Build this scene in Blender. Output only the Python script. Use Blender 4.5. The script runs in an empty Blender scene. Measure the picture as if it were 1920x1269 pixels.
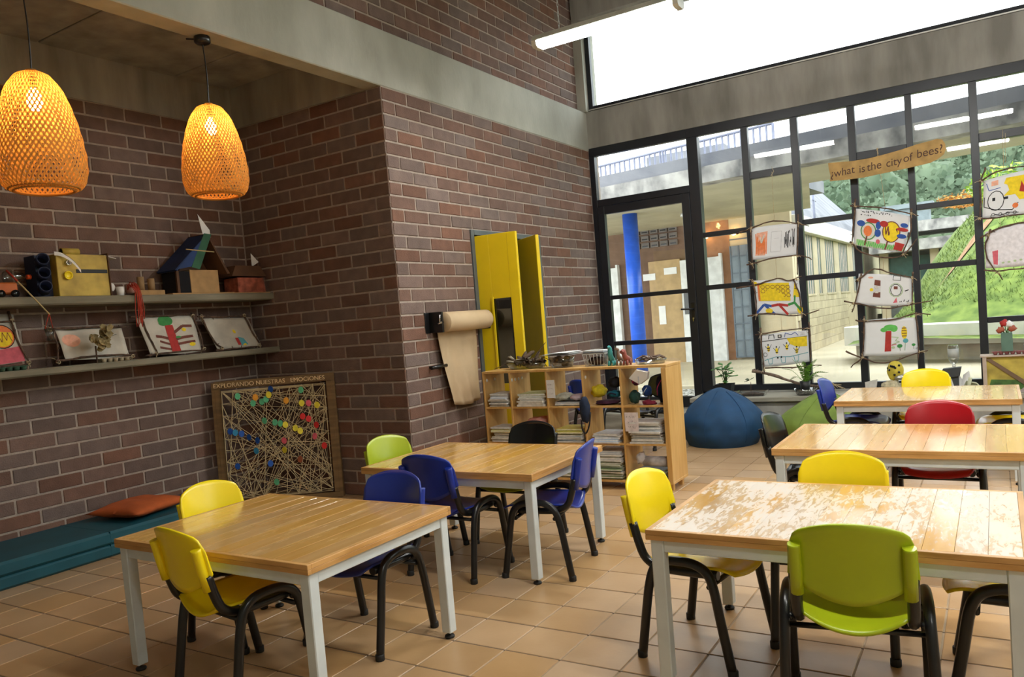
import bpy, bmesh, math, random
from mathutils import Vector, Matrix, noise
R = random.Random(7)
S = bpy.context.scene
COL = S.collection
rad = math.radians

# ---------------------------------------------------------------- camera
CAM = Vector((2.0585, -2.7433, 1.5740))
yaw, pit, rol = rad(-32.159), rad(3.1637), rad(4.6687)
fw = Vector((math.sin(yaw)*math.cos(pit), math.cos(yaw)*math.cos(pit), -math.sin(pit)))
rt = Vector((math.cos(yaw), -math.sin(yaw), 0))
dn = fw.cross(rt)
r2 = rt*math.cos(rol) + dn*math.sin(rol)
d2 = -rt*math.sin(rol) + dn*math.cos(rol)
cd = bpy.data.cameras.new('camera')
cam = bpy.data.objects.new('camera', cd); COL.objects.link(cam)
m = Matrix.Identity(4)
for k in range(3):
    m[k][0], m[k][1], m[k][2], m[k][3] = r2[k], -d2[k], -fw[k], CAM[k]
cam.matrix_world = m
cd.sensor_width = 36; cd.lens = 1466.78/1920*36
cd.shift_x = (960-950.83)/1920; cd.shift_y = (680.62-634.5)/1920
cd.clip_end = 500; cd.clip_start = .05
S.camera = cam

# ---------------------------------------------------------------- sky and exposure
w = bpy.data.worlds.new('overcast_sky'); S.world = w; w.use_nodes = True
wn = w.node_tree.nodes; wn['Background'].inputs[0].default_value = (.93, .97, 1, 1)
wn['Background'].inputs[1].default_value = 2.5
S.view_settings.view_transform = 'Standard'; S.view_settings.look = 'None'
S.view_settings.gamma = 1; S.view_settings.use_curve_mapping = False
S.view_settings.exposure = 1.12
try:
    S.cycles.use_denoising = True; S.cycles.denoiser = 'OPENIMAGEDENOISE'
    S.cycles.max_bounces = 10; S.cycles.diffuse_bounces = 5; S.cycles.transparent_max_bounces = 24
    S.cycles.sample_clamp_indirect = 6; S.cycles.caustics_reflective = False; S.cycles.caustics_refractive = False
except Exception: pass

# ---------------------------------------------------------------- materials
MATS = {}
def mat(name, col, rough=.6, metal=0, var=.12, scale=6, col2=None, bump=0, bscale=None, rnd=0, coat=0,
        stretch=(1,1,1), spec=.5, alpha=1, subs=0, rvar=0, hue=0, detail=4, trans=0, lo=.35, hi=.65):
    if name in MATS: return MATS[name]
    M = bpy.data.materials.new(name); M.use_nodes = True
    nt = M.node_tree; N = nt.nodes; L = nt.links
    b = N['Principled BSDF']
    tc = N.new('ShaderNodeTexCoord'); oi = N.new('ShaderNodeObjectInfo')
    va = N.new('ShaderNodeVectorMath'); va.operation = 'ADD'
    L.new(tc.outputs['Object'], va.inputs[0]); L.new(oi.outputs['Location'], va.inputs[1])
    mp = N.new('ShaderNodeMapping'); mp.inputs['Scale'].default_value = stretch
    L.new(va.outputs[0], mp.inputs[0])
    nz = N.new('ShaderNodeTexNoise'); nz.inputs['Scale'].default_value = scale; nz.inputs['Detail'].default_value = detail
    L.new(mp.outputs[0], nz.inputs['Vector'])
    cr = N.new('ShaderNodeValToRGB')
    c1 = col2 if col2 else tuple(min(1, c*(1+var)) for c in col)
    c0 = col if col2 else tuple(c*(1-var) for c in col)
    cr.color_ramp.elements[0].position = lo; cr.color_ramp.elements[1].position = hi
    cr.color_ramp.elements[0].color = (*c0, 1); cr.color_ramp.elements[1].color = (*c1, 1)
    L.new(nz.outputs['Fac'], cr.inputs[0])
    out = cr.outputs[0]
    if rnd or hue:
        hs = N.new('ShaderNodeHueSaturation')
        mr = N.new('ShaderNodeMapRange'); mr.inputs['To Min'].default_value = 1-rnd; mr.inputs['To Max'].default_value = 1+rnd
        L.new(oi.outputs['Random'], mr.inputs[0]); L.new(mr.outputs[0], hs.inputs['Value'])
        if hue:
            m1 = N.new('ShaderNodeMath'); m1.operation = 'MULTIPLY'; m1.inputs[1].default_value = 7.13
            m2 = N.new('ShaderNodeMath'); m2.operation = 'FRACT'
            L.new(oi.outputs['Random'], m1.inputs[0]); L.new(m1.outputs[0], m2.inputs[0])
            m3 = N.new('ShaderNodeMapRange'); m3.inputs['To Min'].default_value = 1-hue; m3.inputs['To Max'].default_value = 1+hue*1.3
            L.new(m2.outputs[0], m3.inputs[0]); L.new(m3.outputs[0], hs.inputs['Saturation'])
        L.new(out, hs.inputs['Color']); out = hs.outputs[0]
    L.new(out, b.inputs['Base Color'])
    b.inputs['Roughness'].default_value = rough; b.inputs['Metallic'].default_value = metal
    b.inputs['Specular IOR Level'].default_value = spec
    if rvar:
        m4 = N.new('ShaderNodeMapRange'); m4.inputs['From Min'].default_value = .35; m4.inputs['From Max'].default_value = .65
        m4.inputs['To Min'].default_value = max(.03, rough-rvar); m4.inputs['To Max'].default_value = rough+rvar
        L.new(nz.outputs['Fac'], m4.inputs[0]); L.new(m4.outputs[0], b.inputs['Roughness'])
    if coat: b.inputs['Coat Weight'].default_value = coat; b.inputs['Coat Roughness'].default_value = .08
    if subs: b.inputs['Subsurface Weight'].default_value = subs; b.inputs['Subsurface Radius'].default_value = (.02,.02,.02)
    if alpha < 1: b.inputs['Alpha'].default_value = alpha
    if trans: b.inputs['Transmission Weight'].default_value = trans
    if bump:
        bn = N.new('ShaderNodeTexNoise'); bn.inputs['Scale'].default_value = bscale or scale*4; bn.inputs['Detail'].default_value = 5
        L.new(mp.outputs[0], bn.inputs['Vector'])
        bp = N.new('ShaderNodeBump'); bp.inputs['Strength'].default_value = bump; bp.inputs['Distance'].default_value = .01
        L.new(bn.outputs['Fac'], bp.inputs['Height']); L.new(bp.outputs[0], b.inputs['Normal'])
    MATS[name] = M
    return M
def glassmat(name, tint=(.95,.97,.97), fac=1.0, base=.0):
    M = bpy.data.materials.new(name); M.use_nodes = True; nt = M.node_tree; N = nt.nodes; L = nt.links
    N.remove(N['Principled BSDF'])
    tr = N.new('ShaderNodeBsdfTransparent'); tr.inputs[0].default_value = (*tint, 1)
    gl = N.new('ShaderNodeBsdfGlossy'); gl.inputs['Roughness'].default_value = .02
    fr = N.new('ShaderNodeFresnel'); fr.inputs[0].default_value = 1.45
    ge = N.new('ShaderNodeNewGeometry'); io = N.new('ShaderNodeMapRange'); io.inputs['To Min'].default_value = 1.45; io.inputs['To Max'].default_value = 1/1.45
    L.new(ge.outputs['Backfacing'], io.inputs[0]); L.new(io.outputs[0], fr.inputs[0])
    ml = N.new('ShaderNodeMath'); ml.operation = 'MULTIPLY_ADD'; ml.inputs[1].default_value = fac; ml.inputs[2].default_value = base
    mx = N.new('ShaderNodeMixShader')
    L.new(fr.outputs[0], ml.inputs[0]); L.new(ml.outputs[0], mx.inputs[0]); L.new(tr.outputs[0], mx.inputs[1]); L.new(gl.outputs[0], mx.inputs[2])
    L.new(mx.outputs[0], N['Material Output'].inputs[0])
    MATS[name] = M; return M
def emitmat(name, col, s):
    M = bpy.data.materials.new(name); M.use_nodes = True; nt = M.node_tree; N = nt.nodes
    N.remove(N['Principled BSDF']); e = N.new('ShaderNodeEmission'); e.inputs[0].default_value = (*col, 1); e.inputs[1].default_value = s
    nt.links.new(e.outputs[0], N['Material Output'].inputs[0]); MATS[name] = M; return M
def flat(name, col, rough=.7):
    return mat(name, col, rough, var=.1, scale=30)

BRICK = mat('fired_brick', (.165,.102,.082), .85, var=.12, scale=9, rnd=.17, hue=.30, bump=.5, bscale=90)
MORTAR = mat('mortar', (.385,.315,.268), .95, var=.12, scale=14, bump=.6, bscale=70)
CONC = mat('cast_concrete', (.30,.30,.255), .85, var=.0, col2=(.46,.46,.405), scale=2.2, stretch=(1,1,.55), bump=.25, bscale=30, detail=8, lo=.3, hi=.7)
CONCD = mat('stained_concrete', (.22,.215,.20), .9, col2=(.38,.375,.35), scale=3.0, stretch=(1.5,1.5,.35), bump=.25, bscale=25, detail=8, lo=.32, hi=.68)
TILE = mat('clay_tile', (.43,.27,.135), .33, col2=(.50,.325,.175), scale=3, rnd=.08, hue=.10, bump=.04, bscale=40, detail=6, rvar=.04)
GROUT = mat('grout', (.36,.27,.18), .9)
GROUTD = mat('dark_grout', (.15,.1,.065), .9)
WOOD = mat('varnished_wood', (.60,.325,.088), .26, col2=(.70,.415,.135), scale=3.2, stretch=(7,.8,7), rnd=.08, hue=.08, coat=.6, rvar=.02, detail=7)
def worn_glare_wood():
    M = mat('worn_varnish_sky_glare', (.52,.30,.105), .3, col2=(.60,.37,.15), scale=3.2, stretch=(7,.8,7), rnd=.14, hue=.12, detail=7, spec=1.0)
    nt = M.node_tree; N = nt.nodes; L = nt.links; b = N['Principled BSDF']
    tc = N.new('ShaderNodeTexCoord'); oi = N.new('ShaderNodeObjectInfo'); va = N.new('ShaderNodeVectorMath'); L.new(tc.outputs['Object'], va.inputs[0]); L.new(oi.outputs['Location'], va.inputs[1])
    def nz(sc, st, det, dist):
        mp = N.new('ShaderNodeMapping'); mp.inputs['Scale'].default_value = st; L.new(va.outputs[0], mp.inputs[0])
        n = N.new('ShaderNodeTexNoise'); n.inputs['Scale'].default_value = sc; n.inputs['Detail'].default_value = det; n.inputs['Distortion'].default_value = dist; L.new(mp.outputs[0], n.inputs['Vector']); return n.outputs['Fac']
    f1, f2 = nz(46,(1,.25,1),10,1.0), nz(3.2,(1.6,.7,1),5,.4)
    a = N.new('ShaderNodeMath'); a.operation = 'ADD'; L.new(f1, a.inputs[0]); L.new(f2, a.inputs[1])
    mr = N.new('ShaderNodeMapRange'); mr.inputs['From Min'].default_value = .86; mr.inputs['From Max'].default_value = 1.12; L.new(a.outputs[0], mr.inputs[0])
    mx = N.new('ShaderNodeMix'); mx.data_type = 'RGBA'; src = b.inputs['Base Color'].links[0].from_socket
    L.new(mr.outputs[0], mx.inputs[0]); L.new(src, mx.inputs[6]); mx.inputs[7].default_value = (.58,.50,.42,1)  # pale patches: varnish scuffs plus sky glare painted into the colour
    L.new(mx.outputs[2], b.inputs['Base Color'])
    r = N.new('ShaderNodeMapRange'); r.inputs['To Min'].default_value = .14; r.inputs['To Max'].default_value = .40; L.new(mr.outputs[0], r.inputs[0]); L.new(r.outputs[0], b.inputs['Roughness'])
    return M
WOODW = worn_glare_wood()
def thin_paper(name, col, f):
    M = bpy.data.materials.new(name); M.use_nodes = True; nt = M.node_tree; N = nt.nodes; L = nt.links
    N.remove(N['Principled BSDF']); d = N.new('ShaderNodeBsdfDiffuse'); t = N.new('ShaderNodeBsdfTranslucent'); x = N.new('ShaderNodeMixShader')
    n = N.new('ShaderNodeTexNoise'); n.inputs['Scale'].default_value = 5; c = N.new('ShaderNodeValToRGB'); c.color_ramp.elements[0].color = (*[v*.93 for v in col],1); c.color_ramp.elements[1].color = (*col,1)
    L.new(n.outputs['Fac'], c.inputs[0])
    for q in (d,t): L.new(c.outputs[0], q.inputs[0])
    x.inputs[0].default_value = f; L.new(d.outputs[0], x.inputs[1]); L.new(t.outputs[0], x.inputs[2]); L.new(x.outputs[0], N['Material Output'].inputs[0]); MATS[name] = M; return M
BACKLIT = thin_paper('thin_drawing_paper', (.86,.86,.88), .32)
EDGE = mat('table_edge_wood', (.46,.235,.065), .4, col2=(.64,.36,.13), scale=4, stretch=(1,1,8), rnd=.12, detail=6)
STEEL = mat('white_steel', (.64,.70,.72), .38, var=.06, scale=7, bump=.03)
BLKST = mat('black_steel', (.008,.008,.009), .28, var=.2)
RUBBER = mat('black_rubber', (.01,.01,.01), .6)
FRAME = mat('black_frame', (.010,.012,.018), .38, var=.15)
YEL = mat('yellow_plastic', (.90,.70,.008), .26, var=.03, bump=.01)
BLU = mat('blue_plastic', (.014,.036,.30), .3, var=.06)
LIME = mat('lime_plastic', (.37,.46,.008), .3, var=.04)
RED = mat('red_plastic', (.36,.004,.012), .28, var=.04)
BLK = mat('black_plastic', (.006,.007,.008), .22, var=.1)
PINE = mat('birch_plywood', (.56,.315,.09), .42, col2=(.66,.41,.15), scale=3, stretch=(8,8,.8), rnd=.06, detail=6)
YDOOR = mat('yellow_enamel', (.70,.50,.006), .33, var=.05, scale=3)
GREY = mat('grey_paint', (.085,.10,.10), .5)
KRAFT = mat('kraft_paper', (.52,.385,.235), .75, var=.06, scale=5, bump=.05, bscale=8)
CARD = mat('cardboard', (.40,.245,.105), .85, var=.12, scale=12)
PAPER = mat('white_paper', (.78,.78,.78), .8, var=.05, scale=6)
PAPERD = mat('aged_paper', (.52,.49,.42), .85, var=.15, scale=6)
TWIG = mat('dry_twig', (.055,.032,.022), .9, col2=(.15,.09,.06), scale=25, bump=.6, bscale=60)
TWINE = mat('jute_twine', (.50,.40,.25), .95, var=.2, scale=30)
TEAL = mat('teal_vinyl', (.004,.075,.105), .5, var=.12, scale=4, bump=.03)
ORANGE = mat('orange_cotton', (.48,.10,.02), .9, var=.12, scale=6, bump=.2, bscale=120)
BAMBOO = None
GLASS = glassmat('window_glass', (.95,.975,.965), 1.0, .0)
CLEAR = glassmat('clear_plastic', (.86,.88,.88), 1.6, .06)
SEASIDE = mat('weathered_timber', (.25,.235,.19), .85, col2=(.38,.36,.30), scale=4, stretch=(.6,6,6), bump=.2)

# ---------------------------------------------------------------- mesh helpers
def bx(bm, x0,x1,y0,y1,z0,z1, mi=0, bev=0):
    vs = [bm.verts.new((x,y,z)) for z in (z0,z1) for y in (y0,y1) for x in (x0,x1)]
    fs = [bm.faces.new([vs[i] for i in q]) for q in ((0,2,3,1),(4,5,7,6),(0,1,5,4),(2,6,7,3),(0,4,6,2),(1,3,7,5))]
    for f in fs: f.material_index = mi
    if bev:
        es = list({e for f in fs for e in f.edges})
        r = bmesh.ops.bevel(bm, geom=es, offset=bev, segments=1, affect='EDGES', profile=.7)
        for f in r['faces']: f.material_index = mi
    return vs
def catmull(pts, n=6, closed=False):
    P = [Vector(p) for p in pts]
    if len(P) < 3: return [P[0].lerp(P[1], k/n) for k in range(n+1)]
    out = []; k = len(P)
    rng = k if closed else k-1
    for i in range(rng):
        p0 = P[i-1] if (i or closed) else P[0]*2-P[1]
        p1, p2 = P[i], P[(i+1)%k]
        p3 = P[(i+2)%k] if (i+2 < k or closed) else P[-1]*2-P[-2]
        for j in range(n):
            t = j/n
            out.append(.5*((2*p1)+(p2-p0)*t+(2*p0-5*p1+4*p2-p3)*t*t+(3*p1-p0-3*p2+p3)*t**3))
    if not closed: out.append(P[-1])
    return out
def tube(bm, pts, r, n=8, mi=0, closed=False, cap=True, flatx=1.0):
    P = [Vector(p) for p in pts]; k = len(P); rings = []; up = None
    for i,p in enumerate(P):
        a = P[i-1] if (i or closed) else p
        b = P[(i+1)%k] if (i < k-1 or closed) else p
        t = (b-a).normalized() if (b-a).length > 1e-9 else Vector((0,0,1))
        if up is None:
            up = Vector((0,0,1)) if abs(t.z) < .9 else Vector((1,0,0))
        sd = t.cross(up)
        if sd.length < 1e-6: sd = t.orthogonal()
        sd.normalize(); up = sd.cross(t).normalized()
        rr = r(i/(k-1)) if callable(r) else r
        rings.append([bm.verts.new(p + (sd*math.cos(2*math.pi*j/n)*flatx + up*math.sin(2*math.pi*j/n))*rr) for j in range(n)])
    for i in range(k if closed else k-1):
        A, B = rings[i], rings[(i+1)%k]
        for j in range(n):
            f = bm.faces.new((A[j], A[(j+1)%n], B[(j+1)%n], B[j])); f.material_index = mi; f.smooth = True
    if cap and not closed:
        f = bm.faces.new(rings[0][::-1]); f.material_index = mi
        f = bm.faces.new(rings[-1]); f.material_index = mi
def lathe(bm, prof, n=24, mi=0, c=(0,0,0), smooth=True, capb=True, capt=True):
    C = Vector(c); rings = []
    for r, z in prof:
        rings.append([bm.verts.new(C+Vector((r*math.cos(2*math.pi*j/n), r*math.sin(2*math.pi*j/n), z))) for j in range(n)])
    for A, B in zip(rings, rings[1:]):
        for j in range(n):
            f = bm.faces.new((A[j],A[(j+1)%n],B[(j+1)%n],B[j])); f.material_index = mi; f.smooth = smooth
    if capb and prof[0][0] > 1e-4: bm.faces.new(rings[0][::-1]).material_index = mi
    if capt and prof[-1][0] > 1e-4: bm.faces.new(rings[-1]).material_index = mi
def sheet(bm, f, nu, nv, mi=0, smooth=True):
    V = [[bm.verts.new(f(i/nu, j/nv)) for i in range(nu+1)] for j in range(nv+1)]
    for j in range(nv):
        for i in range(nu):
            q = bm.faces.new((V[j][i],V[j][i+1],V[j+1][i+1],V[j+1][i])); q.material_index = mi; q.smooth = smooth
    return V
def shell(bm, f, nu, nv, th, mi=0):
    e = 1e-3
    def nrm(u,v):
        a = Vector(f(min(1,u+e),v))-Vector(f(max(0,u-e),v)); b = Vector(f(u,min(1,v+e)))-Vector(f(u,max(0,v-e)))
        return a.cross(b).normalized()
    A = sheet(bm, f, nu, nv, mi)
    B = [[bm.verts.new(A[j][i].co - nrm(i/nu, j/nv)*th) for i in range(nu+1)] for j in range(nv+1)]
    for j in range(nv):
        for i in range(nu):
            q = bm.faces.new((B[j][i],B[j+1][i],B[j+1][i+1],B[j][i+1])); q.material_index = mi; q.smooth = True
    for i in range(nu):
        for j, s in ((0,1),(nv,-1)):
            q = [A[j][i],B[j][i],B[j][i+1],A[j][i+1]]
            g = bm.faces.new(q if s > 0 else q[::-1]); g.material_index = mi; g.smooth = True
    for j in range(nv):
        for i, s in ((0,-1),(nu,1)):
            q = [A[j][i],B[j][i],B[j+1][i],A[j+1][i]]
            g = bm.faces.new(q if s > 0 else q[::-1]); g.material_index = mi; g.smooth = True
def prism(bm, poly, z0, z1, T=None, mi=0):
    T = T or (lambda x,y,z: (x,y,z))
    a = [bm.verts.new(T(x,y,z0)) for x,y in poly]; b = [bm.verts.new(T(x,y,z1)) for x,y in poly]
    n = len(poly)
    bm.faces.new(a[::-1]).material_index = mi; bm.faces.new(b).material_index = mi
    for i in range(n): bm.faces.new((a[i],a[(i+1)%n],b[(i+1)%n],b[i])).material_index = mi
def blob(bm, c, r, mi=0, seed=0, amp=.12, fr=2.0, sub=3):
    r = (r,r,r) if not hasattr(r,'__len__') else r
    res = bmesh.ops.create_icosphere(bm, subdivisions=sub, radius=1)
    for v in res['verts']:
        d = v.co.normalized(); k = 1+amp*noise.noise(d*fr+Vector((seed*3.1,seed*1.7,seed)))*2
        v.co = Vector((c[0]+d.x*r[0]*k, c[1]+d.y*r[1]*k, c[2]+d.z*r[2]*k))
        for f in v.link_faces: f.material_index = mi; f.smooth = True
def mesh(name, bm, mats, recalc=True):
    if recalc: bmesh.ops.recalc_face_normals(bm, faces=bm.faces)
    me = bpy.data.meshes.new(name); bm.to_mesh(me); bm.free()
    for k in (mats if isinstance(mats,(list,tuple)) else [mats]): me.materials.append(k)
    return me
def link(name, me, parent=None, loc=(0,0,0), rot=(0,0,0)):
    o = bpy.data.objects.new(name, me); COL.objects.link(o); o.location = loc; o.rotation_euler = rot
    if parent: o.parent = parent
    return o
def ob(name, bm, mats, parent=None, loc=(0,0,0), rot=(0,0,0)):
    return link(name, mesh(name, bm, mats), parent, loc, rot)
def tag(o, label=None, cat=None, group=None, kind=None):
    if label: o['label'] = label
    if cat: o['category'] = cat
    if group: o['group'] = group
    if kind: o['kind'] = kind
    return o
def thing(name, label, cat, loc=(0,0,0), rz=0, group=None, rot=None):
    o = bpy.data.objects.new(name, None); COL.objects.link(o); o.location = loc
    o.rotation_euler = rot if rot else (0,0,rz); o.empty_display_size = .05
    return tag(o, label, cat, group)
def struct(name, bm, mats, label, parent=None, cat=None):
    o = ob(name, bm, mats, parent)
    if not parent: tag(o, label, cat or name.split('_')[0], kind='structure')
    return o
def NB(): return bmesh.new()
def box(name, x0,x1,y0,y1,z0,z1, m, parent=None, bev=0, loc=(0,0,0), rot=(0,0,0)):
    b = NB(); bx(b,x0,x1,y0,y1,z0,z1,0,bev); return ob(name, b, m, parent, loc, rot)
def textmesh(name, s, size, m, parent, loc, rot, ext=.0012, shear=0, sx=1):
    cu = bpy.data.curves.new(name, 'FONT'); cu.body = s; cu.size = size; cu.extrude = ext; cu.align_x = 'CENTER'; cu.align_y = 'CENTER'; cu.shear = shear
    t = bpy.data.objects.new(name, cu); COL.objects.link(t)
    bpy.context.view_layer.update()
    me = bpy.data.meshes.new_from_object(t.evaluated_get(bpy.context.evaluated_depsgraph_get()))
    bpy.data.objects.remove(t); me.materials.clear(); me.materials.append(m)
    o = link(name, me, parent, loc, rot); o.scale = (sx,1,1); return o

XP, YC, XB, YW = -2.503, 2.776, -4.493, 7.0      # pier wall, alcove end wall, alcove back wall, window wall
CH = .1207                                        # brick course
# ================================================================ room shell
def inview(p, pad=.06):
    v = Vector(p)-CAM; z = v.dot(fw)
    if z < .2: return False
    x = (950.83+1466.78*v.dot(r2)/z)/1920; y = (680.62+1466.78*v.dot(d2)/z)/1269
    return -pad < x < 1+pad and -pad < y < 1+pad

# floor: grout bed with separate tiles, nearest 300 in view as parts
b = NB(); bx(b, -4.7,6.6,-5.2,7.3,-.2,-.004)
for j in range(-17, 24): bx(b, -4.6,6.5, j*.3-.0035, j*.3+.0035, -.0045,-.0018, 1)
floor = struct('floor', b, [GROUT, GROUTD], 'clay tiled classroom floor with pale joints')
def tilebox(b, x, y, dz=0): bx(b, x+.004,x+.296,y+.004,y+.296,-.012,dz,0,.0025)
b = NB(); tilebox(b,0,0); TM = mesh('floor_tile', b, TILE)
cells = [(i*.3, j*.3) for i in range(-15,21) for j in range(-16,23)]
vis = sorted((c for c in cells if inview((c[0]+.15,c[1]+.15,0)) and c[0] > -3.95 and c[1] < 6.4), key=lambda c: (c[0]-CAM.x)**2+(c[1]-CAM.y)**2)
near = set(vis[:300])
for c in vis[:300]: link('floor_tile', TM, floor, (c[0],c[1],R.uniform(-.0008,.0004)))
b = NB()
for c in cells:
    if c not in near: bx(b, c[0]+.004,c[0]+.296,c[1]+.004,c[1]+.296,-.012,0)
ob('floor_tile', b, TILE, floor)['kind'] = 'stuff'

BM = {}
def brick_wall(parent, ax, face, u0, u1, z0, z1, nrm, holes=(), phase=0, lim=300, keep=lambda u,z: True):
    """running bond; ax 'x' or 'y' is the run direction, nrm the outward sign; bricks stand 7 mm proud of the mortar"""
    L = .3655; items = []
    n = int(round((z1-z0)/CH))
    for k in range(n):
        zb = z0+k*CH; off = phase + (L/2 if k % 2 else 0)
        u = u0 - L + off % L
        while u < u1-.01:
            a, e = max(u, u0), min(u+L, u1)
            u += L
            if e-a < .035: continue
            segs = [(a,e)]
            for h0,h1,hz0,hz1 in holes:
                if zb+CH*.6 > hz0 and zb+CH*.4 < hz1:
                    ns = []
                    for s,t in segs:
                        if t <= h0 or s >= h1: ns.append((s,t))
                        else:
                            if s < h0-.03: ns.append((s,h0))
                            if t > h1+.03: ns.append((h1,t))
                    segs = ns
            for s,t in segs: items.append((s,t,zb))
    def pos(s,t,z): return Vector((face,(s+t)/2,z+CH/2)) if ax == 'y' else Vector(((s+t)/2,face,z+CH/2))
    good = [i for i in items if keep((i[0]+i[1])/2, i[2]) and inview(pos(*i))]
    good.sort(key=lambda i: (pos(*i)-CAM).length)
    good = good[:lim]; gs = set(good)
    g = .0085
    rest = NB()
    for s,t,z in items:
        w_ = round((t-s)/2-g, 3); p = pos(s,t,z)
        if (s,t,z) in gs:
            key = (ax, w_, nrm)
            if key not in BM:
                bb = NB()
                if ax == 'y': bx(bb,-.05,.05,-w_,w_,-CH/2+g,CH/2-g,0,.004)
                else: bx(bb,-w_,w_,-.05,.05,-CH/2+g,CH/2-g,0,.004)
                BM[key] = mesh('brick', bb, BRICK)
            d = Vector((nrm,0,0)) if ax == 'y' else Vector((0,nrm,0))
            link('brick', BM[key], parent, p - d*(.05-R.uniform(.0,.004)))
        else:
            if ax == 'y': bx(rest, p.x-.05,p.x+.05,p.y-w_,p.y+w_,p.z-CH/2+g,p.z+CH/2-g)
            else: bx(rest, p.x-w_,p.x+w_,p.y-.05,p.y+.05,p.z-CH/2+g,p.z+CH/2-g)
    if len(rest.verts):
        if ax == 'y': bmesh.ops.translate(rest, verts=rest.verts, vec=(-nrm*.05,0,0))
        else: bmesh.ops.translate(rest, verts=rest.verts, vec=(0,-nrm*.05,0))
        ob('brick', rest, BRICK, parent)['kind'] = 'stuff'
    else: rest.free()

ZB = 31*CH   # brick top = beam soffit
rc = .005
# left (pier) wall with the yellow door's opening
b = NB()
bx(b, XP-.2,XP-rc, YC+.19,4.02, 0,ZB); bx(b, XP-.2,XP-rc, 4.02,5.42, 2.50,ZB); bx(b, XP-.2,XP-rc, 5.42,7.3, 0,ZB)
wl = struct('wall_left', b, MORTAR, 'brick pier wall beside the glass door, with yellow door opening')
brick_wall(wl, 'y', XP, YC, 7.0, 0, ZB, 1, holes=[(4.0,5.44,0,2.54)], phase=.361)
# alcove end wall
b = NB(); bx(b, XB-.2,XP-rc, YC+rc,YC+.19, 0,ZB); bx(b, XB-.2,XP-.19, YC+rc,YC+.19, ZB,4.16)
we = struct('wall_alcove_end', b, MORTAR, 'dim brick end wall of the alcove behind the string board')
brick_wall(we, 'x', YC, XB, XP, 0, ZB, -1, phase=.358)
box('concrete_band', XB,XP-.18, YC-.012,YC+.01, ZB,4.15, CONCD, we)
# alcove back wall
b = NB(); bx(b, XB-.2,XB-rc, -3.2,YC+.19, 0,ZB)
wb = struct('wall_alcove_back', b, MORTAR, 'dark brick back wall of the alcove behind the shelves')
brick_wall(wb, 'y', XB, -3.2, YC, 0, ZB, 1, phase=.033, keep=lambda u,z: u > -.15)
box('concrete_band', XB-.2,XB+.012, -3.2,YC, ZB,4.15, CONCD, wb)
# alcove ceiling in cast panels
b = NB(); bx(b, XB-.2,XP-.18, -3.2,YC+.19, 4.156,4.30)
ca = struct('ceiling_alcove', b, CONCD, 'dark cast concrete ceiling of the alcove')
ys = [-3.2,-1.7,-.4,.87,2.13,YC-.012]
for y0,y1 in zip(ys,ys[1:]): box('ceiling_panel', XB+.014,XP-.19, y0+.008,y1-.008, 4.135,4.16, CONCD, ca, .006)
# left side closing of the alcove out of view
b = NB(); bx(b, XB-.2,XP, -3.4,-3.2, 0,4.3); struct('wall_alcove_near', b, MORTAR, 'near end wall of the alcove')
# edge beam
b = NB(); bx(b, XP-.185,XP+.004, -5.0,7.02, ZB,4.252, 0, .008)
struct('trim_1', b, CONC, 'long pale concrete edge beam between lower and upper brickwork', cat='beam')
# upper brick wall
b = NB(); bx(b, -2.78,-2.58-rc, -5.0,6.93, 4.252,6.0)
wu = struct('wall_left_upper', b, MORTAR, 'upper brick wall above the concrete beam')
brick_wall(wu, 'y', -2.58, -5.0, 6.93, 4.258, 4.258+14*CH, 1, phase=.296, keep=lambda u,z: u > .6)
b = NB(); bx(b, -2.78,-2.462, 6.93,7.3, 4.252,6.0); struct('trim_2', b, CONC, 'narrow concrete column strip beside the clerestory window', cat='column')
# lintel and top beam of the window wall
b = NB(); bx(b, XP-.185,6.5, 7.0,7.32, 3.772,4.262, 0, .006)
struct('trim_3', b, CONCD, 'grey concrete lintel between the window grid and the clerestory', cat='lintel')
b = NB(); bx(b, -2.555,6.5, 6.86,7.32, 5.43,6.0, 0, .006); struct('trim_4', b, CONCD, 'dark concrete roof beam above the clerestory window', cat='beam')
b = NB(); bx(b, -2.78,6.6, -5.2,7.32, 6.0,6.25); struct('ceiling', b, CONC, 'high concrete ceiling of the classroom')
# unseen closing walls of the room
b = NB(); bx(b, -2.8,6.6,-5.2,-5.0,0,6.0); bx(b, XP-.0,XP+.01,-5.0,-3.2,0,3.74); struct('wall_rear', b, CONC, 'concrete rear wall of the classroom')
b = NB(); bx(b, 6.4,6.6,-5.0,7.3,0,.85); bx(b, 6.4,6.6,-5.0,7.3,4.7,6.0)
bx(b, 6.4,6.6,-5.0,5.2,.85,4.7); bx(b, 6.4,6.6,6.9,7.3,.85,4.7)
struct('wall_right', b, CONC, 'concrete right wall with one tall window bay')
# concrete step at the glass door and timber topped window seat
b = NB(); bx(b, XP+.002,-1.16,6.51,7.3,0,.25,0,.01); struct('trim_5', b, SEASIDE, 'low step in front of the glass door', cat='step')
b = NB(); bx(b, -1.155,6.4,6.55,7.0,0,.375,0,.006); bx(b, -1.155,6.4,7.0,7.3,0,.455)
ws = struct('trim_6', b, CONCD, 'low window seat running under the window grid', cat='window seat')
for x in (-1.165,1.2,3.6): box('seat_board', x,min(x+2.36,6.4), 6.50,6.995, .376,.432, SEASIDE, ws, .006)

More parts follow.
